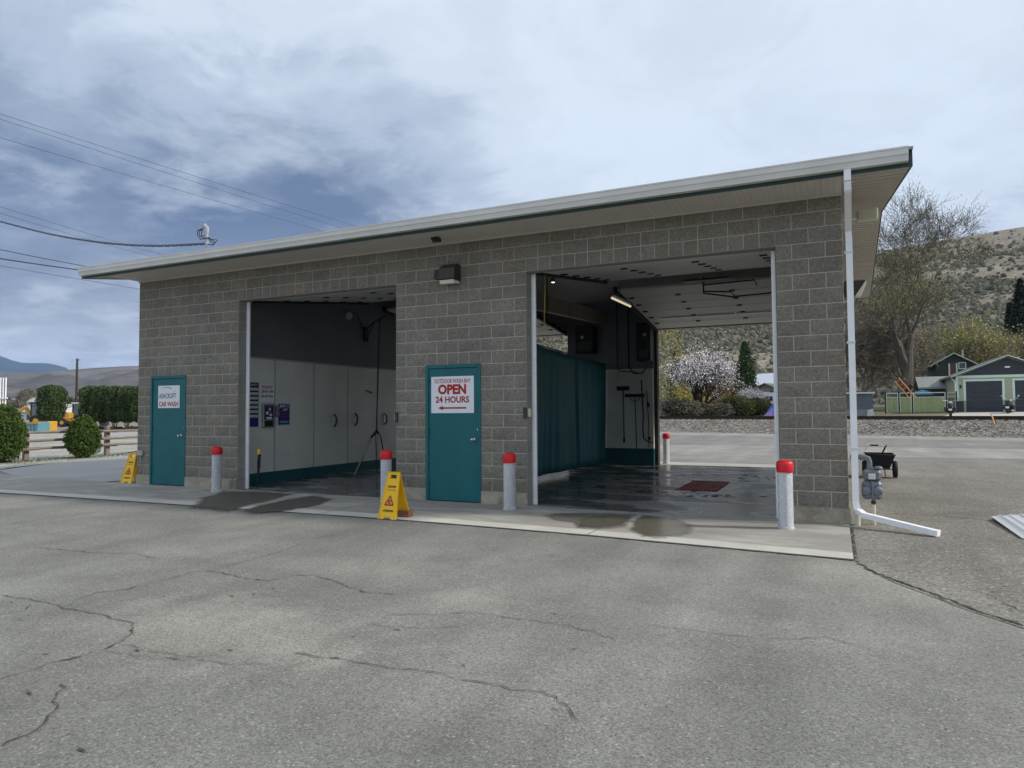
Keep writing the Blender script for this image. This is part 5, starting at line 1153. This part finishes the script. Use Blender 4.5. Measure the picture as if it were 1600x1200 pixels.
def local_house(name, label, cat, px, dist, zb, w_, dpt, eave, ridge, wall, roofm, rot=RZ, gable_front=True, oh=.4):
    b = PD(px, 641, dist); t = thing(name, label, cat, (b.x, b.y, zb), rotz=rot)
    mb = MB(); mb.box(0, w_, 0, dpt, -.5, eave)
    if gable_front: mb.prism([(0, 0, eave), (w_, 0, eave), (w_/2, 0, ridge)], (0, dpt, 0))
    else: mb.prism([(0, 0, eave), (0, dpt, eave), (0, dpt/2, ridge)], (w_, 0, 0))
    wl_ = mb.build('wall', wall, t, world=False); rf = MB(); th = .14
    if gable_front:
        sl_ = (ridge-eave)/(w_/2)
        for s_ in (0, 1):
            xe = -oh if s_ == 0 else w_+oh; a = (xe, -oh, eave-oh*sl_+.02); c_ = (w_/2, -oh, ridge+.02); pr = [a, c_, (c_[0], c_[1], c_[2]+th), (a[0], a[1], a[2]+th)]; rf.prism(pr, (0, dpt+2*oh, 0))
    else:
        sl_ = (ridge-eave)/(dpt/2)
        for s_ in (0, 1):
            ye = -oh if s_ == 0 else dpt+oh; a = (-oh, ye, eave-oh*sl_+.02); c_ = (-oh, dpt/2, ridge+.02); pr = [a, c_, (c_[0], c_[1], c_[2]+th), (a[0], a[1], a[2]+th)]; rf.prism(pr, (w_+2*oh, 0, 0))
    ro = rf.build('roof', roofm, t, world=False); return t, wl_, ro
mMint = mat('mint_trim', (.62, .76, .64), .6, var=.05); mOliveS = mat('olive_siding', (.42, .42, .28), .7, var=.06); mSlate = mat('slate_paint', (.040, .045, .056), .55, var=.1); mShing = mat('grey_shingle', (.16, .16, .155), .9, var=.15, fine=.2); mGlassD = mat('dark_glass', (.03, .04, .05), .12, spec=.6)
G0 = 1495
g, gw, gr_ = local_house('garage', 'olive two-door garage with mint trim and dark slate doors beyond the railway', 'garage', 1495, 50, 1.2, 6.2, 7, 2.62, 3.92, mOliveS, mShing, rot=0, oh=.33)
SL_ = (3.92-2.62)/3.1
tm = [MB().box(-.02, .14, -.05, .0, .0, 2.5), MB().box(0, 6.2, -.06, .0, 2.48, 2.66)]
for xa in (.59, 3.51): q_ = MB(); q_.box(xa-.15, xa, -.05, 0, .85, 2.24).box(xa+2.18, xa+2.33, -.05, 0, .85, 2.24).box(xa-.15, xa+2.33, -.055, 0, 2.24, 2.38); tm.append(q_)
for q_ in tm: q_.build('trim', mMint, g, world=False)
for s_ in (0, 1):
    xe = -.36 if s_ == 0 else 6.56; MB().bar((xe, -.36, 2.62-.36*SL_+.09), (3.1, -.36, 4.01), .05, .15, (0, 1, 0)).build('rake_board', mMint, g, world=False)
MB().prism([(.25, -.03, 2.67), (5.95, -.03, 2.67), (3.1, -.03, 3.86)], (0, .025, 0)).build('gable_panel', mSlate, g, world=False)
for xa in (.59, 3.51):
    d_ = MB()
    for i in range(5): d_.box(xa, xa+2.18, -.03, -.005, .02+i*.444, .02+i*.444+.43)
    d_.build('garage_door', mSlate, g, world=False)
for a, b_ in ((.0, .44), (2.92, 3.36), (5.84, 6.2)): MB().box(a, b_, -.08, 0, 0, .82).build('stone_base', mat('dark_stone', (.06, .06, .062), .9, var=.3, vscale=6, bump=.6), g, world=False)
MB().box(.22, .31, -.14, -.03, 1.75, 2.0, .01).build('lantern', mBlack, g, world=False)
MB().box(2.95, 3.25, -.14, -.03, 3.15, 3.25).build('security_light', mWhite, g, world=False)
for a, b_ in ((.14, .44), (2.92, 3.36)):
    sdm = MB()
    for i in range(11): sdm.box(a, b_, -.012-.004*(i % 2), 0, .84+i*.125, .84+i*.125+.118)
    sdm.build('siding', mOliveS, g, world=False)
MB().tube([(-.3, -.3, 2.42), (-.1, -.1, 2.3), (-.06, -.06, 2.1), (-.06, -.06, .05)], .035, 6).build('downspout', mWhite, g, world=False)
g2, w2, r2 = local_house('house', 'dark house with a mint-edged gable and brown door rising behind the garage', 'house', 1464, 60, 1.3, 2.7, 6, 4.05, 4.85, mat('dark_siding', (.05, .055, .05), .8, var=.1), mShing, rot=0, oh=.35)
t_ = MB(); t_.box(.95, 1.06, -.06, 0, 2.6, 4.1).box(1.50, 1.61, -.06, 0, 2.6, 4.1); build_each(t_, 'trim', mMint, g2, world=False)
MB().box(1.68, 2.25, -.05, 0, 3.58, 3.66).box(1.68, 1.75, -.05, 0, 3.66, 4.1).box(2.18, 2.25, -.05, 0, 3.66, 4.1).box(1.68, 2.25, -.05, 0, 4.1, 4.17).build('window_frame', mMint, g2, world=False)
MB().box(1.07, 1.49, -.03, 0, 2.6, 4.05).build('door', mat('brown_door', (.12, .055, .035), .6), g2, world=False); MB().box(1.76, 2.17, -.02, 0, 3.67, 4.09).build('window', mGlassD, g2, world=False)
for s_ in (0, 1):
    xe = -.38 if s_ == 0 else 3.08; MB().bar((xe, -.38, 4.05-.38*.593+.10), (1.35, -.38, 4.96), .05, .14, (0, 1, 0)).build('rake_board', mMint, g2, world=False)
MB().tube([(2.3, 2, 4.2), (2.3, 2, 5.4)], .07, 8).build('chimney_pipe', mSteel, g2, world=False)
c3, w3, r3 = local_house('carport', 'low open carport with a pale grey roof behind the olive fence', 'carport', 1441, 55, 1.2, 2.1, 3.4, 1.95, 2.75, mat('dark_siding', (0, 0, 0)), mat('grey_metal_roof', (.26, .27, .26), .6, var=.1), gable_front=False, oh=.25, rot=0)
MB().box(1.6, 1.72, -.25, -.13, -.2, 1.85).build('post', mWood, c3, world=False)
b = PD(1442, 612, 53); tp = MB(); tp.lathe([(.75, -.25), (.62, -.08), (.3, .08), (.05, .13)], (b.x, b.y, b.z), 10); tp.tube([(b.x, b.y, 1.1), (b.x, b.y, b.z)], .03, 6)
tag(tp.build('blue_tarp', mat('blue_fabric', (.05, .17, .26), .7)), 'blue peaked tarp showing above the olive fence', 'tarp')
b = PD(1384, 641, 51); fn = thing('board_fence', 'olive vertical board fence with black posts and a mint top rail, left of the garage', 'fence', (b.x, b.y, 1.18), rotz=.0001)
posts = [0, .87, 1.73, 3.84, 4.46]
for a, c_ in zip(posts, posts[1:]):
    lastp = c_ > 4
    pn = MB(); x = a+.07
    while x < c_-.08: pn.box(x, min(x+.10, c_-.06), 0, .02, .08, 1.13-(.06 if lastp else 0)); x += .112
    pn.build('board_panel', mat('dark_boards', (.10, .10, .07), .75) if lastp else mat('olive_boards', (.32, .36, .17), .75, var=.08, isl=.08), fn, world=False)
    rl = MB(); rl.box(a+.05, c_-.05, -.03, .03, 1.44, 1.49); rl.box(a+.05, a+.09, -.03, .03, .05, 1.44); rl.box(c_-.09, c_-.05, -.03, .03, .05, 1.44); rl.box(a+.05, c_-.05, -.032, .03, 1.13, 1.17); rl.build('gate_frame', mOliveS if lastp else mMint, fn, world=False)
for x in posts: MB().box(x-.04, x+.04, -.05, .05, -.1, 1.55).build('post', mBlack, fn, world=False)
# orange ladder leaning out over the fence
t = thing('ladder', 'orange ladder leaning over the olive fence by the big tree', 'ladder', tuple(PD(1424, 641, 48.6))); pa, pb = PD(1401, 593, 48.4), PD(1424, 619, 48.6); ld = MB(); d = (pb-pa).normalized(); sd_ = Vector((.14, 0, .10))
lad0 = pa; lad1 = pa+d*((pb-pa).length*1.12)
ld.bar(lad0-sd_, lad1-sd_, .05, .05); ld.bar(lad0+sd_, lad1+sd_, .05, .05); ld.build('side_rail', mat('orange_plastic', (.75, .30, .09), .5), t)
rg = MB()
for i in range(5): p = lad0.lerp(lad1, (i+.4)/5); rg.bar(p-sd_, p+sd_, .035, .03)
rg.build('rung', mat('orange_plastic', (0, 0, 0)), t)
# shed with stacked boards
b = PD(1322, 641, 50); sh = thing('shed', 'small grey lean-to shed with a white roof edge right of the building', 'shed', (b.x, b.y, 1.0), rotz=.0001)
MB().box(0, 1.75, 0, 2, 0, 1.6).build('wall', mat('shed_grey', (.10, .115, .13), .7, var=.15), sh, world=False); MB().box(-.1, 1.87, -.12, 2.1, 1.6, 1.70).build('roof', mTrim, sh, world=False); MB().box(0, 1.75, -.3, -.01, -.1, .48).build('plinth', mat('shed_plinth', (.22, .22, .21), .8, var=.2), sh, world=False)
b = PD(1360, 646, 48); ps = thing('board_stack', 'stack of white foam boards leaning beside the grey shed', 'boards', (b.x, b.y, .95), rotz=.0001)
for i in range(4): MB().obox((0, 0, .10+i*.115), (.22-.02*i, .03, .06), (0, .35, 0), (0, .0, .04)).build('board', mTrim, ps, world=False)
# motorcycles
def moto(label, px, py, dist, rz):
    b = PD(px, py, dist); t = thing('motorcycle', label, 'motorcycle', (b.x, b.y, b.z), rotz=rz, group='motorcycles parked before the garage')
    for x in (-.72, .78):
        wv = MB(); n = 16
        for i in range(n):
            a = 2*math.pi*i/n
            for (dy, r_) in ((-.06, .24), (-.07, .29), (0, .33), (.07, .29), (.06, .24)): wv.v.append((x+r_*math.cos(a), dy, .33+r_*math.sin(a)))
        for i in range(n):
            for j in range(5): wv.f.append((i*5+j, ((i+1) % n)*5+j, ((i+1) % n)*5+(j+1) % 5, i*5+(j+1) % 5))
        wo = wv.build('wheel', mRubber, t, world=False); MB().tube([(x, -.03, .33), (x, .03, .33)], .2, 10).build('rim', mSteel, wo, world=False)
    MB().sph((.12, 0, .80), .32, .16, .15).build('tank', mBlack, t, world=False); MB().box(-.75, -.15, -.14, .14, .66, .78, .04).build('seat', mBlack, t, world=False); MB().box(-.3, .3, -.17, .17, .28, .62, .05).build('engine', mDark, t, world=False)
    MB().tube([(.78, .1, .33), (.50, .1, 1.0)], .03, 6).tube([(.78, -.1, .33), (.50, -.1, 1.0)], .03, 6).build('fork', mSteel, t, world=False); MB().tube([(.30, .42, 1.10), (.46, .15, 1.06), (.46, -.15, 1.06), (.30, -.42, 1.10)], .02, 6).build('handlebar', mSteel, t, world=False)
    MB().sph((.62, 0, .93), .09, .11, .11).build('headlight', mSignW, t, world=False); MB().box(-1.0, -.45, -.12, .12, .62, .70, .03).build('fender', mBlack, t, world=False); MB().box(-.55, -.1, -.34, -.18, .36, .66, .04).box(-.55, -.1, .18, .34, .36, .66, .04).build('saddlebag', mDark, t, world=False)
    MB().tube([(-.95, -.22, .3), (.1, -.2, .28)], .045, 8).build('exhaust', mSteel, t, world=False); MB().tube([(.35, .4, 1.1), (.36, .46, 1.27)], .02, 6).tube([(.35, -.4, 1.1), (.36, -.46, 1.27)], .02, 6).sph((.36, .46, 1.28), .03, .07, .05).sph((.36, -.46, 1.28), .03, .07, .05).build('mirror', mSteel, t, world=False)
    MB().box(-1.03, -1.0, -.1, .1, .44, .56).build('number_plate', mSignW, t, world=False)
moto('black motorcycle with chrome mirrors parked by the olive fence', 1485.5, 652, 45, rad(82)); moto('black and silver motorcycle leaning between the two garage doors', 1578, 648, 46.5, rad(72))
# orange marker stake on the bank
b0_ = PZ(1560, 681); b0_ = TN(8.0, .3, 0); p_ = PZ(1560, 680, .05); q_ = PD(1549, 647, p_.y and (p_-CAM).dot(FW)+1.0)
tag(MB().tube([p_, q_], .035, 6).tube([p_.lerp(q_, .05), p_.lerp(q_, .05)+Vector((.25, 0, .35))], .02, 6).build('marker_stake', mat('orange_plastic', (0, 0, 0))), 'leaning orange marker stake at the foot of the gravel bank', 'stake')
# tent, trailer and white houses seen through the right bay
b = PD(1206, 648, 53); t = thing('play_tent', 'blue and lilac play tent seen at the right edge of the right bay view', 'tent', (b.x, b.y, .85)); MB().lathe([(.75, 0), (.42, .55), (.03, 1.1)], (b.x+.1, b.y, .85), 8).build('canopy', mat('blue_tent', (.03, .10, .38), .6), t); MB().add([(b.x-.68, b.y-.55, .9), (b.x+.1, b.y-.78, .9), (b.x+.1, b.y-.38, 1.65)], [(0, 1, 2)]).build('flap', mat('lilac_tent', (.32, .20, .42), .6), t)
tag(MB().box(b.x-1.7, b.x+.6, b.y-1.4, b.y-1.25, .78, .96).build('white_kerb_beam', mTrim), 'white beam lying on the ground in front of the play tent', 'beam')
tr_ = PD(1190, 641, 60); t = thing('camping_trailer', 'white camping trailer seen at the right edge of the right bay view', 'trailer', (tr_.x, tr_.y, 1.3), rotz=RZ*.5); MB().box(0, 4, 0, 2, .5, 1.75, .12).build('body', mWhite, t, world=False); MB().box(.35, .95, -.02, 0, .95, 1.35).build('window', mGlassD, t, world=False); MB().box(-.02, 4.02, -.05, 2.05, 1.75, 1.83).build('roof', mSlate, t, world=False); MB().tube([(1.8, 0, .3), (1.8, .2, .3)], .3, 12).build('wheel', mRubber, t, world=False)
h3, _, _ = local_house('house', 'pale house with a long light metal roof seen through the right bay, farthest back', 'house', 1176, 92, 2.4, 9, 6, 2.4, 3.9, mat('tan_siding', (.22, .19, .15), .8), mat('pale_roof', (.52, .56, .60), .5), gable_front=False)
MB().box(1.0, 1.6, -.04, 0, 1.4, 2.1).box(3, 4, -.04, 0, 1.3, 2.1).build('window', mGlassD, h3, world=False)
h4, _, _ = local_house('house', 'low grey gabled house seen through the right bay, behind the trailer', 'house', 1163, 78, 1.6, 5.0, 6, 1.6, 2.7, mat('grey_siding', (.22, .22, .22), .8), mat('brown_shingle', (.14, .125, .11), .9))
MB().box(2.2, 3.0, -.04, 0, .7, 1.4).build('window', mGlassD, h4, world=False)

# ------------------------------------------------------------------ left: verge, fence, bushes
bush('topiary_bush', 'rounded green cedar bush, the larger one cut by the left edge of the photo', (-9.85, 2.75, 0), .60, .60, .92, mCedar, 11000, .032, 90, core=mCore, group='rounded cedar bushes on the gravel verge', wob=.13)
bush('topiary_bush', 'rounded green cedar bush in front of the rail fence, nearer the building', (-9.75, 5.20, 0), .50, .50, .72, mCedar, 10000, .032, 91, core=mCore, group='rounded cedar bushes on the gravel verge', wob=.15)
fc = thing('rail_fence', 'weathered wooden post and rail fence behind the cedar bushes', 'fence', (-10.5, 5, 0))
fy = [-7.2, -4.45, -1.7, 1.05, 3.8, 6.55, 9.3, 12.05, 14.8, 17.5]
for y in fy:
    MB().box(-10.56, -10.42, y-.075, y+.075, -.1, 1.05+R.uniform(-.03, .03), .012).build('post', mWood, fc)
for a, c_ in zip(fy, fy[1:]):
    rl = MB()
    for i, z in enumerate((.36, .62, .87)):
        o_ = .07 if (fy.index(a) % 2) else -.02
        rl.tube([(-10.36+o_, a-.32, z+R.uniform(-.03, .03)), (-10.35+o_, (a+c_)/2, z+R.uniform(-.02, .02)), (-10.36+o_, c_+.32, z+R.uniform(-.03, .03))], [.045, .055, .045], 6)
    rl.build('rail', mWood, fc)
gs = MB()
for i in range(1600):
    s_ = R.random(); x, y = R.gauss(-9.9, .35), R.uniform(2.6, 8); z = 0; hgt = R.uniform(.02, .07); a = R.uniform(0, 3.14); gs.add([(x-.01*math.cos(a), y-.01*math.sin(a), 0), (x+.01*math.cos(a), y+.01*math.sin(a), 0), (x+R.uniform(-.02, .02), y+R.uniform(-.02, .02), hgt)], [(0, 1, 2)])
tag(gs.build('weeds', foliage_mat('weed_green', (.09, .12, .04))), 'sparse weeds growing in the gravel along the rail fence', 'weeds', kind='stuff')
def cedar(label, px, py, hpx, wpx, seed, stems=3, n=5500, group=None):
    b = PZ(px, py); dist = (b-CAM).dot(FW); h = hpx*dist/1076.5; w_ = wpx*dist/1076.5/2; rr = random.Random(seed); t = thing('cedar_tree', label, 'tree', tuple(b), group=group)
    mb = MB()
    for i in range(stems): a = rr.uniform(0, 6.28); mb.tube([b+Vector((.1*math.cos(a), .1*math.sin(a), -.05)), b+Vector((.5*math.cos(a), .5*math.sin(a), h*.35))], [.07, .05], 5)
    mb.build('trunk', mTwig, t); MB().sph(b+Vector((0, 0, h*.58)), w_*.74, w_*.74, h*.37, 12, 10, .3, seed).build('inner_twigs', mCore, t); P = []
    for i in range(n):
        u = rr.uniform(-1, 1); a = rr.uniform(0, 6.283); d = Vector((math.cos(a), math.sin(a), u)); f = (1-abs(u)**(4.5 if u > 0 else 2.6))**.45*(.93+.28*noise.noise(d*1.8+Vector((seed, 0, 0)))+.16*noise.noise(d*5))*rr.uniform(.8, 1.04); P.append(b+Vector((d.x*w_*f, d.y*w_*f, h*(.58+.42*u))))
    lf = MB()
    for p in P: leaves(lf, [p], 1, .02, .085, rr)
    lf.build('crown', mCedarB, t); return t
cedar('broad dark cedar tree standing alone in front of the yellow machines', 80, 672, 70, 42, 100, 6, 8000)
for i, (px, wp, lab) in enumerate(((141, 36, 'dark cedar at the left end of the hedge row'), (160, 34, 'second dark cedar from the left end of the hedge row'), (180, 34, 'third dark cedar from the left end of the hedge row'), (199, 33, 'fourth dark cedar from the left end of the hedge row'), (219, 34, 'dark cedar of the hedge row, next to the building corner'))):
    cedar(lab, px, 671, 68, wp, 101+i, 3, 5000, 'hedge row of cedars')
mu = MB(); a, c_ = PZ(128, 671), PZ(240, 671)
for i in range(60): p = a.lerp(c_, i/59)+Vector((R.uniform(-.8, .8), R.uniform(-.8, .8), 0)); mu.sph(p, R.uniform(.3, .9), R.uniform(.3, .9), R.uniform(.1, .35), 7, 4, .5, i)
tag(mu.build('mulch_bed', mat('dark_mulch', (.03, .022, .018), .95)), 'dark mulch heap under the cedar hedge row', 'mulch', kind='stuff')
# yellow backhoes
mYM = mat('machine_yellow', (.52, .29, .035), .5, var=.12, vscale=2)
def backhoe(label, px, py, s_, rz, white_roof):
    b = PZ(px, py); t = thing('backhoe', label, 'backhoe', tuple(b), rotz=rz, group='yellow backhoes parked beyond the fence')
    MB().box(-.6, 2.4, -.5, .5, .9, 1.75, .12).build('hood', mYM, t, world=False); MB().box(-1.8, -.4, -.75, .75, .8, 1.25, .06).build('chassis', mYM, t, world=False)
    cb = MB()
    for x in (-1.9, -.35):
        for y in (-.75, .75): cb.box(x-.05, x+.05, y-.05, y+.05, 1.2, 2.75)
    cab = cb.build('cab', mBlack, t, world=False); MB().box(-1.86, -.4, -.72, .72, 1.3, 2.7).build('window', mat('cab_glass', (.10, .13, .15), .15, spec=.6), cab, world=False); MB().box(-2.1, -.2, -.88, .88, 2.75, 2.92, .04).build('roof', mTrim if white_roof else mBlack, cab, world=False)  # sky reflection put into the cab glass as a lighter grey-blue colour
    for x, r_ in ((-1.2, .72), (1.75, .5)):
        for y in (-.85, .85):
            wo = MB().tube([(x, y-.22, r_), (x, y-.18, r_), (x, y+.18, r_), (x, y+.22, r_)], [r_*.8, r_, r_, r_*.8], 18).build('wheel', mRubber, t, world=False); MB().tube([(x, y-.24, r_), (x, y+.24, r_)], r_*.45, 12).build('rim', mYM, wo, world=False)
    MB().bar((-2.0, 0, 1.0), (-3.0, 0, 2.4), .25, .35).bar((-3.0, 0, 2.4), (-4.1, 0, 1.6), .22, .28).bar((-4.1, 0, 1.6), (-3.9, 0, .6), .2, .22).build('boom', mYM, t, world=False)
    MB().prism([(-4.2, -.35, .75), (-3.6, -.35, .7), (-3.5, -.35, .2), (-3.9, -.35, .02), (-4.3, -.35, .2)], (0, .7, 0)).build('digging_bucket', mDark, t, world=False)
    MB().bar((.4, -.6, 1.5), (2.9, -.6, .6), .12, .18).bar((.4, .6, 1.5), (2.9, .6, .6), .12, .18).build('loader_arm', mYM, t, world=False)
    MB().prism([(2.9, -1.1, .95), (3.0, -1.1, .15), (3.7, -1.1, .1), (3.3, -1.1, .2), (3.15, -1.1, .9)], (0, 2.2, 0)).build('loader_bucket', mYM, t, world=False)
backhoe('yellow backhoe with a black cab, partly behind the lone cedar, leftmost', 80, 667, 1, rad(30), False); backhoe('yellow backhoe with a white cab roof between the lone cedar and the hedge', 116, 666.5, 1, rad(200), True)
def lbox(name, label, cat, px, py, w_, d_, h, mt, rz=0.4):
    b = PZ(px, py); t = thing(name, label, cat, tuple(b), rotz=rz); MB().box(-w_/2, w_/2, 0, d_, 0, h, .04).build('body', mt, t, world=False); MB().box(-w_/2-.05, w_/2+.05, -.05, .03, h-.12, h+.02).build('rim', mYM, t, world=False); 
    r_ = MB()
    for i in range(5): x = -w_/2+w_*(i+.5)/5; r_.box(x-.04, x+.04, -.04, .0, .05, h-.12)
    r_.build('rib', mt, t, world=False)
lbox('dumpster', 'light blue steel dumpster with a yellow rim left of the lone cedar', 'dumpster', 45, 676, 1.55, 1.4, .85, mat('dumpster_blue', (.10, .24, .28), .6, var=.1)); lbox('skip_bin', 'yellow steel bin beside the light blue dumpster', 'bin', 66, 675, .95, 1.2, .9, mYM)
# white sign frame, utility pole
b = PD(4, 650, 42); t = thing('white_pole_frame', 'white three-pole frame with a crossbar at the far left edge', 'pole frame', (b.x, b.y, 0))
for px in (0, 4, 8): q = PD(px, 650, 42); MB().tube([(q.x, q.y, -.1), (q.x, q.y, PD(px, 590, 42).z)], .04, 8).build('pole', mWhite, t)
q0, q1 = PD(-30, 622, 42), PD(12, 622, 42); MB().bar(q0, q1, .06, .08).build('crossbar', mWhite, t)
b = PD(119, 650, 92); q = PD(119, 560, 92); t = thing('utility_pole', 'tall dark wooden utility pole behind the lone cedar', 'utility pole', (b.x, b.y, 0)); MB().tube([(b.x, b.y, -.1), (b.x, b.y, q.z)], [.19, .13], 8).build('pole', mat('pole_wood', (.05, .04, .035), .9, var=.2), t); MB().tube([(b.x+.1, b.y, q.z-.5), (b.x+.3, b.y+.1, q.z-.1), (b.x+.3, b.y+.1, q.z+.05)], .04, 6).build('insulator', mSteel, t)
# distant houses and brush on the left
for i, (px, w_, h, lab, c_) in enumerate(((16, 9, 2.4, 'low cream building far off near the white poles', (.42, .40, .34)), (42, 12, 2.6, 'long white building far off left of the lone cedar', (.55, .55, .55)), (27, 7, 2.0, 'small white trailer building left of the left backhoe', (.6, .6, .6)))):
    h5, _, _ = local_house('distant_house', lab, 'house', px, (330, 300, 120)[i], (6, 4.5, 0)[i], w_, 8, h, h+1.2, mat('far_wall_%d' % i, c_, .8), mat('far_roof', (.38, .37, .36), .7), rot=YAW*.9, gable_front=False)
    MB().box(w_*.25, w_*.4, -.05, 0, h*.3, h*.75).box(w_*.6, w_*.75, -.05, 0, h*.3, h*.75).build('window', mGlassD, h5, world=False)
for i, (px, dist, rx, rz, mt, lab) in enumerate(((20, 250, 3.8, 1.6, mBrush, 'far purplish brown thicket right of the white poles'), (36, 330, 3.2, 3.8, mBrush, 'far bare grey tree, the left one of a pair'), (45, 340, 3.4, 4.2, mBrush, 'far bare grey tree, the right one of a pair'), (106, 260, 2.9, 2.2, mCedarB, 'round dark tree far off left of the utility pole'), (10, 280, 2, 2.2, mCedarB, 'far dark shrub right beside the white poles'), (98, 180, 3, 1.2, mOlive, 'low green bush far off between the machines'), (55, 300, 6, 1.2, mBrush, 'far low brown brush behind the left backhoe'))):
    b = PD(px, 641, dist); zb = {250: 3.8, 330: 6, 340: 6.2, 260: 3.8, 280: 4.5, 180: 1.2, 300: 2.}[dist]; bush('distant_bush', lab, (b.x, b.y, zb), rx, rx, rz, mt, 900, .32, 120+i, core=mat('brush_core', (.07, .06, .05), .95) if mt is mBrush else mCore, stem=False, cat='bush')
hzb = MB().box(-6100, 3100, -1000, 6100, -1.5, 500); hm = bpy.data.materials.new('haze_air'); hm.use_nodes = True; hn = hm.node_tree; hn.nodes.clear()
ho = hn.nodes.new('ShaderNodeOutputMaterial'); hv = hn.nodes.new('ShaderNodeVolumePrincipled'); hv.inputs['Color'].default_value = (.36, .58, 1., 1); hv.inputs['Density'].default_value = 0.95e-4; hn.links.new(hv.outputs[0], ho.inputs[1])
tag(hzb.build('haze', hm), kind='stuff')['label'] = 'thin blue haze in the air over the valley'
# ------------------------------------------------------------------ overhead lines
mWire = mat('wire', (.03, .03, .035), .6)
def wire(label, p0, p1, d0, d1, r, ext=(.35, .1), sag=.2, twist=False, name='power_line'):
    a, b = PD(*p0, d0), PD(*p1, d1); v = b-a; a2 = a-v*ext[0]; b2 = b+v*ext[1]; pts = catenary(a2, b2, sag, 30)
    k0 = (sag*4*(ext[0]/(1+sum(ext)))*(1-ext[0]/(1+sum(ext)))); mb = MB()
    pts = [p+Vector((0, 0, k0)) for p in pts]
    mb.tube(pts, r, 5, cap=False); tag(mb.build(name, mWire), label, 'power line', 'overhead lines crossing the sky on the left')
wire('thin overhead line, uppermost of those crossing the upper left sky', (0, 178), (565, 357), 34, 60, .010, sag=.1)
wire('thin overhead line just below the uppermost one', (0, 186), (530, 356), 34, 60, .010, sag=.1)
wire('thin overhead line running mid sky, third from the top', (0, 215), (480, 355), 34, 58, .010, sag=.1)
wire('thin overhead line crossing above the twisted cable at the left edge', (0, 323), (268, 403), 32, 48, .008, sag=.1)
wire('thin overhead line crossing under the twisted cable', (0, 333), (243, 404), 32, 48, .008, sag=.1)
wire('black overhead cable ending behind the left roof corner, upper of two', (0, 390), (146, 418), 28, 34, .016, sag=.05, ext=(.35, .6))
wire('thick black overhead cable behind the left roof corner, lower of two', (0, 404), (129, 422), 28, 34, .026, sag=.05, ext=(.35, .6))
wire('thin overhead line, lowest of those at the left edge', (0, 415), (216, 451), 28, 38, .009, sag=.05, ext=(.35, .6))
p1 = Vector((mxm-.05, 1.2, PY(313, 382, 1.2).z)); dm = (p1-CAM).dot(FW)
kp = [(-400, 240), (-250, 282), (-120, 314), (0, 346), (80, 366), (160, 379), (240, 384), (313, 382)]
kp = [PD(x, y, lerp(32, dm, (i/7)**.8)) for i, (x, y) in enumerate(kp)]; kp[-1] = p1; A_ = []
for i in range(7):
    a0, a1, a2, a3 = kp[max(0, i-1)], kp[i], kp[i+1], kp[min(7, i+2)]
    for q in range(18):
        t = q/18; A_.append(.5*((2*a1)+(a2-a0)*t+(2*a0-5*a1+4*a2-a3)*t*t+(3*a1-a0-3*a2+a3)*t**3))
A_.append(p1)
tw = MB()
for ph in (0, 2.1, 4.2): tw.tube([p+Vector((0, .018*math.cos(i*.9+ph), .022*math.sin(i*.9+ph))) for i, p in enumerate(A_)], .010, 5, cap=False)
tag(tw.build('service_cable', mWire), 'twisted black service cable running to the mast on the roof', 'cable')
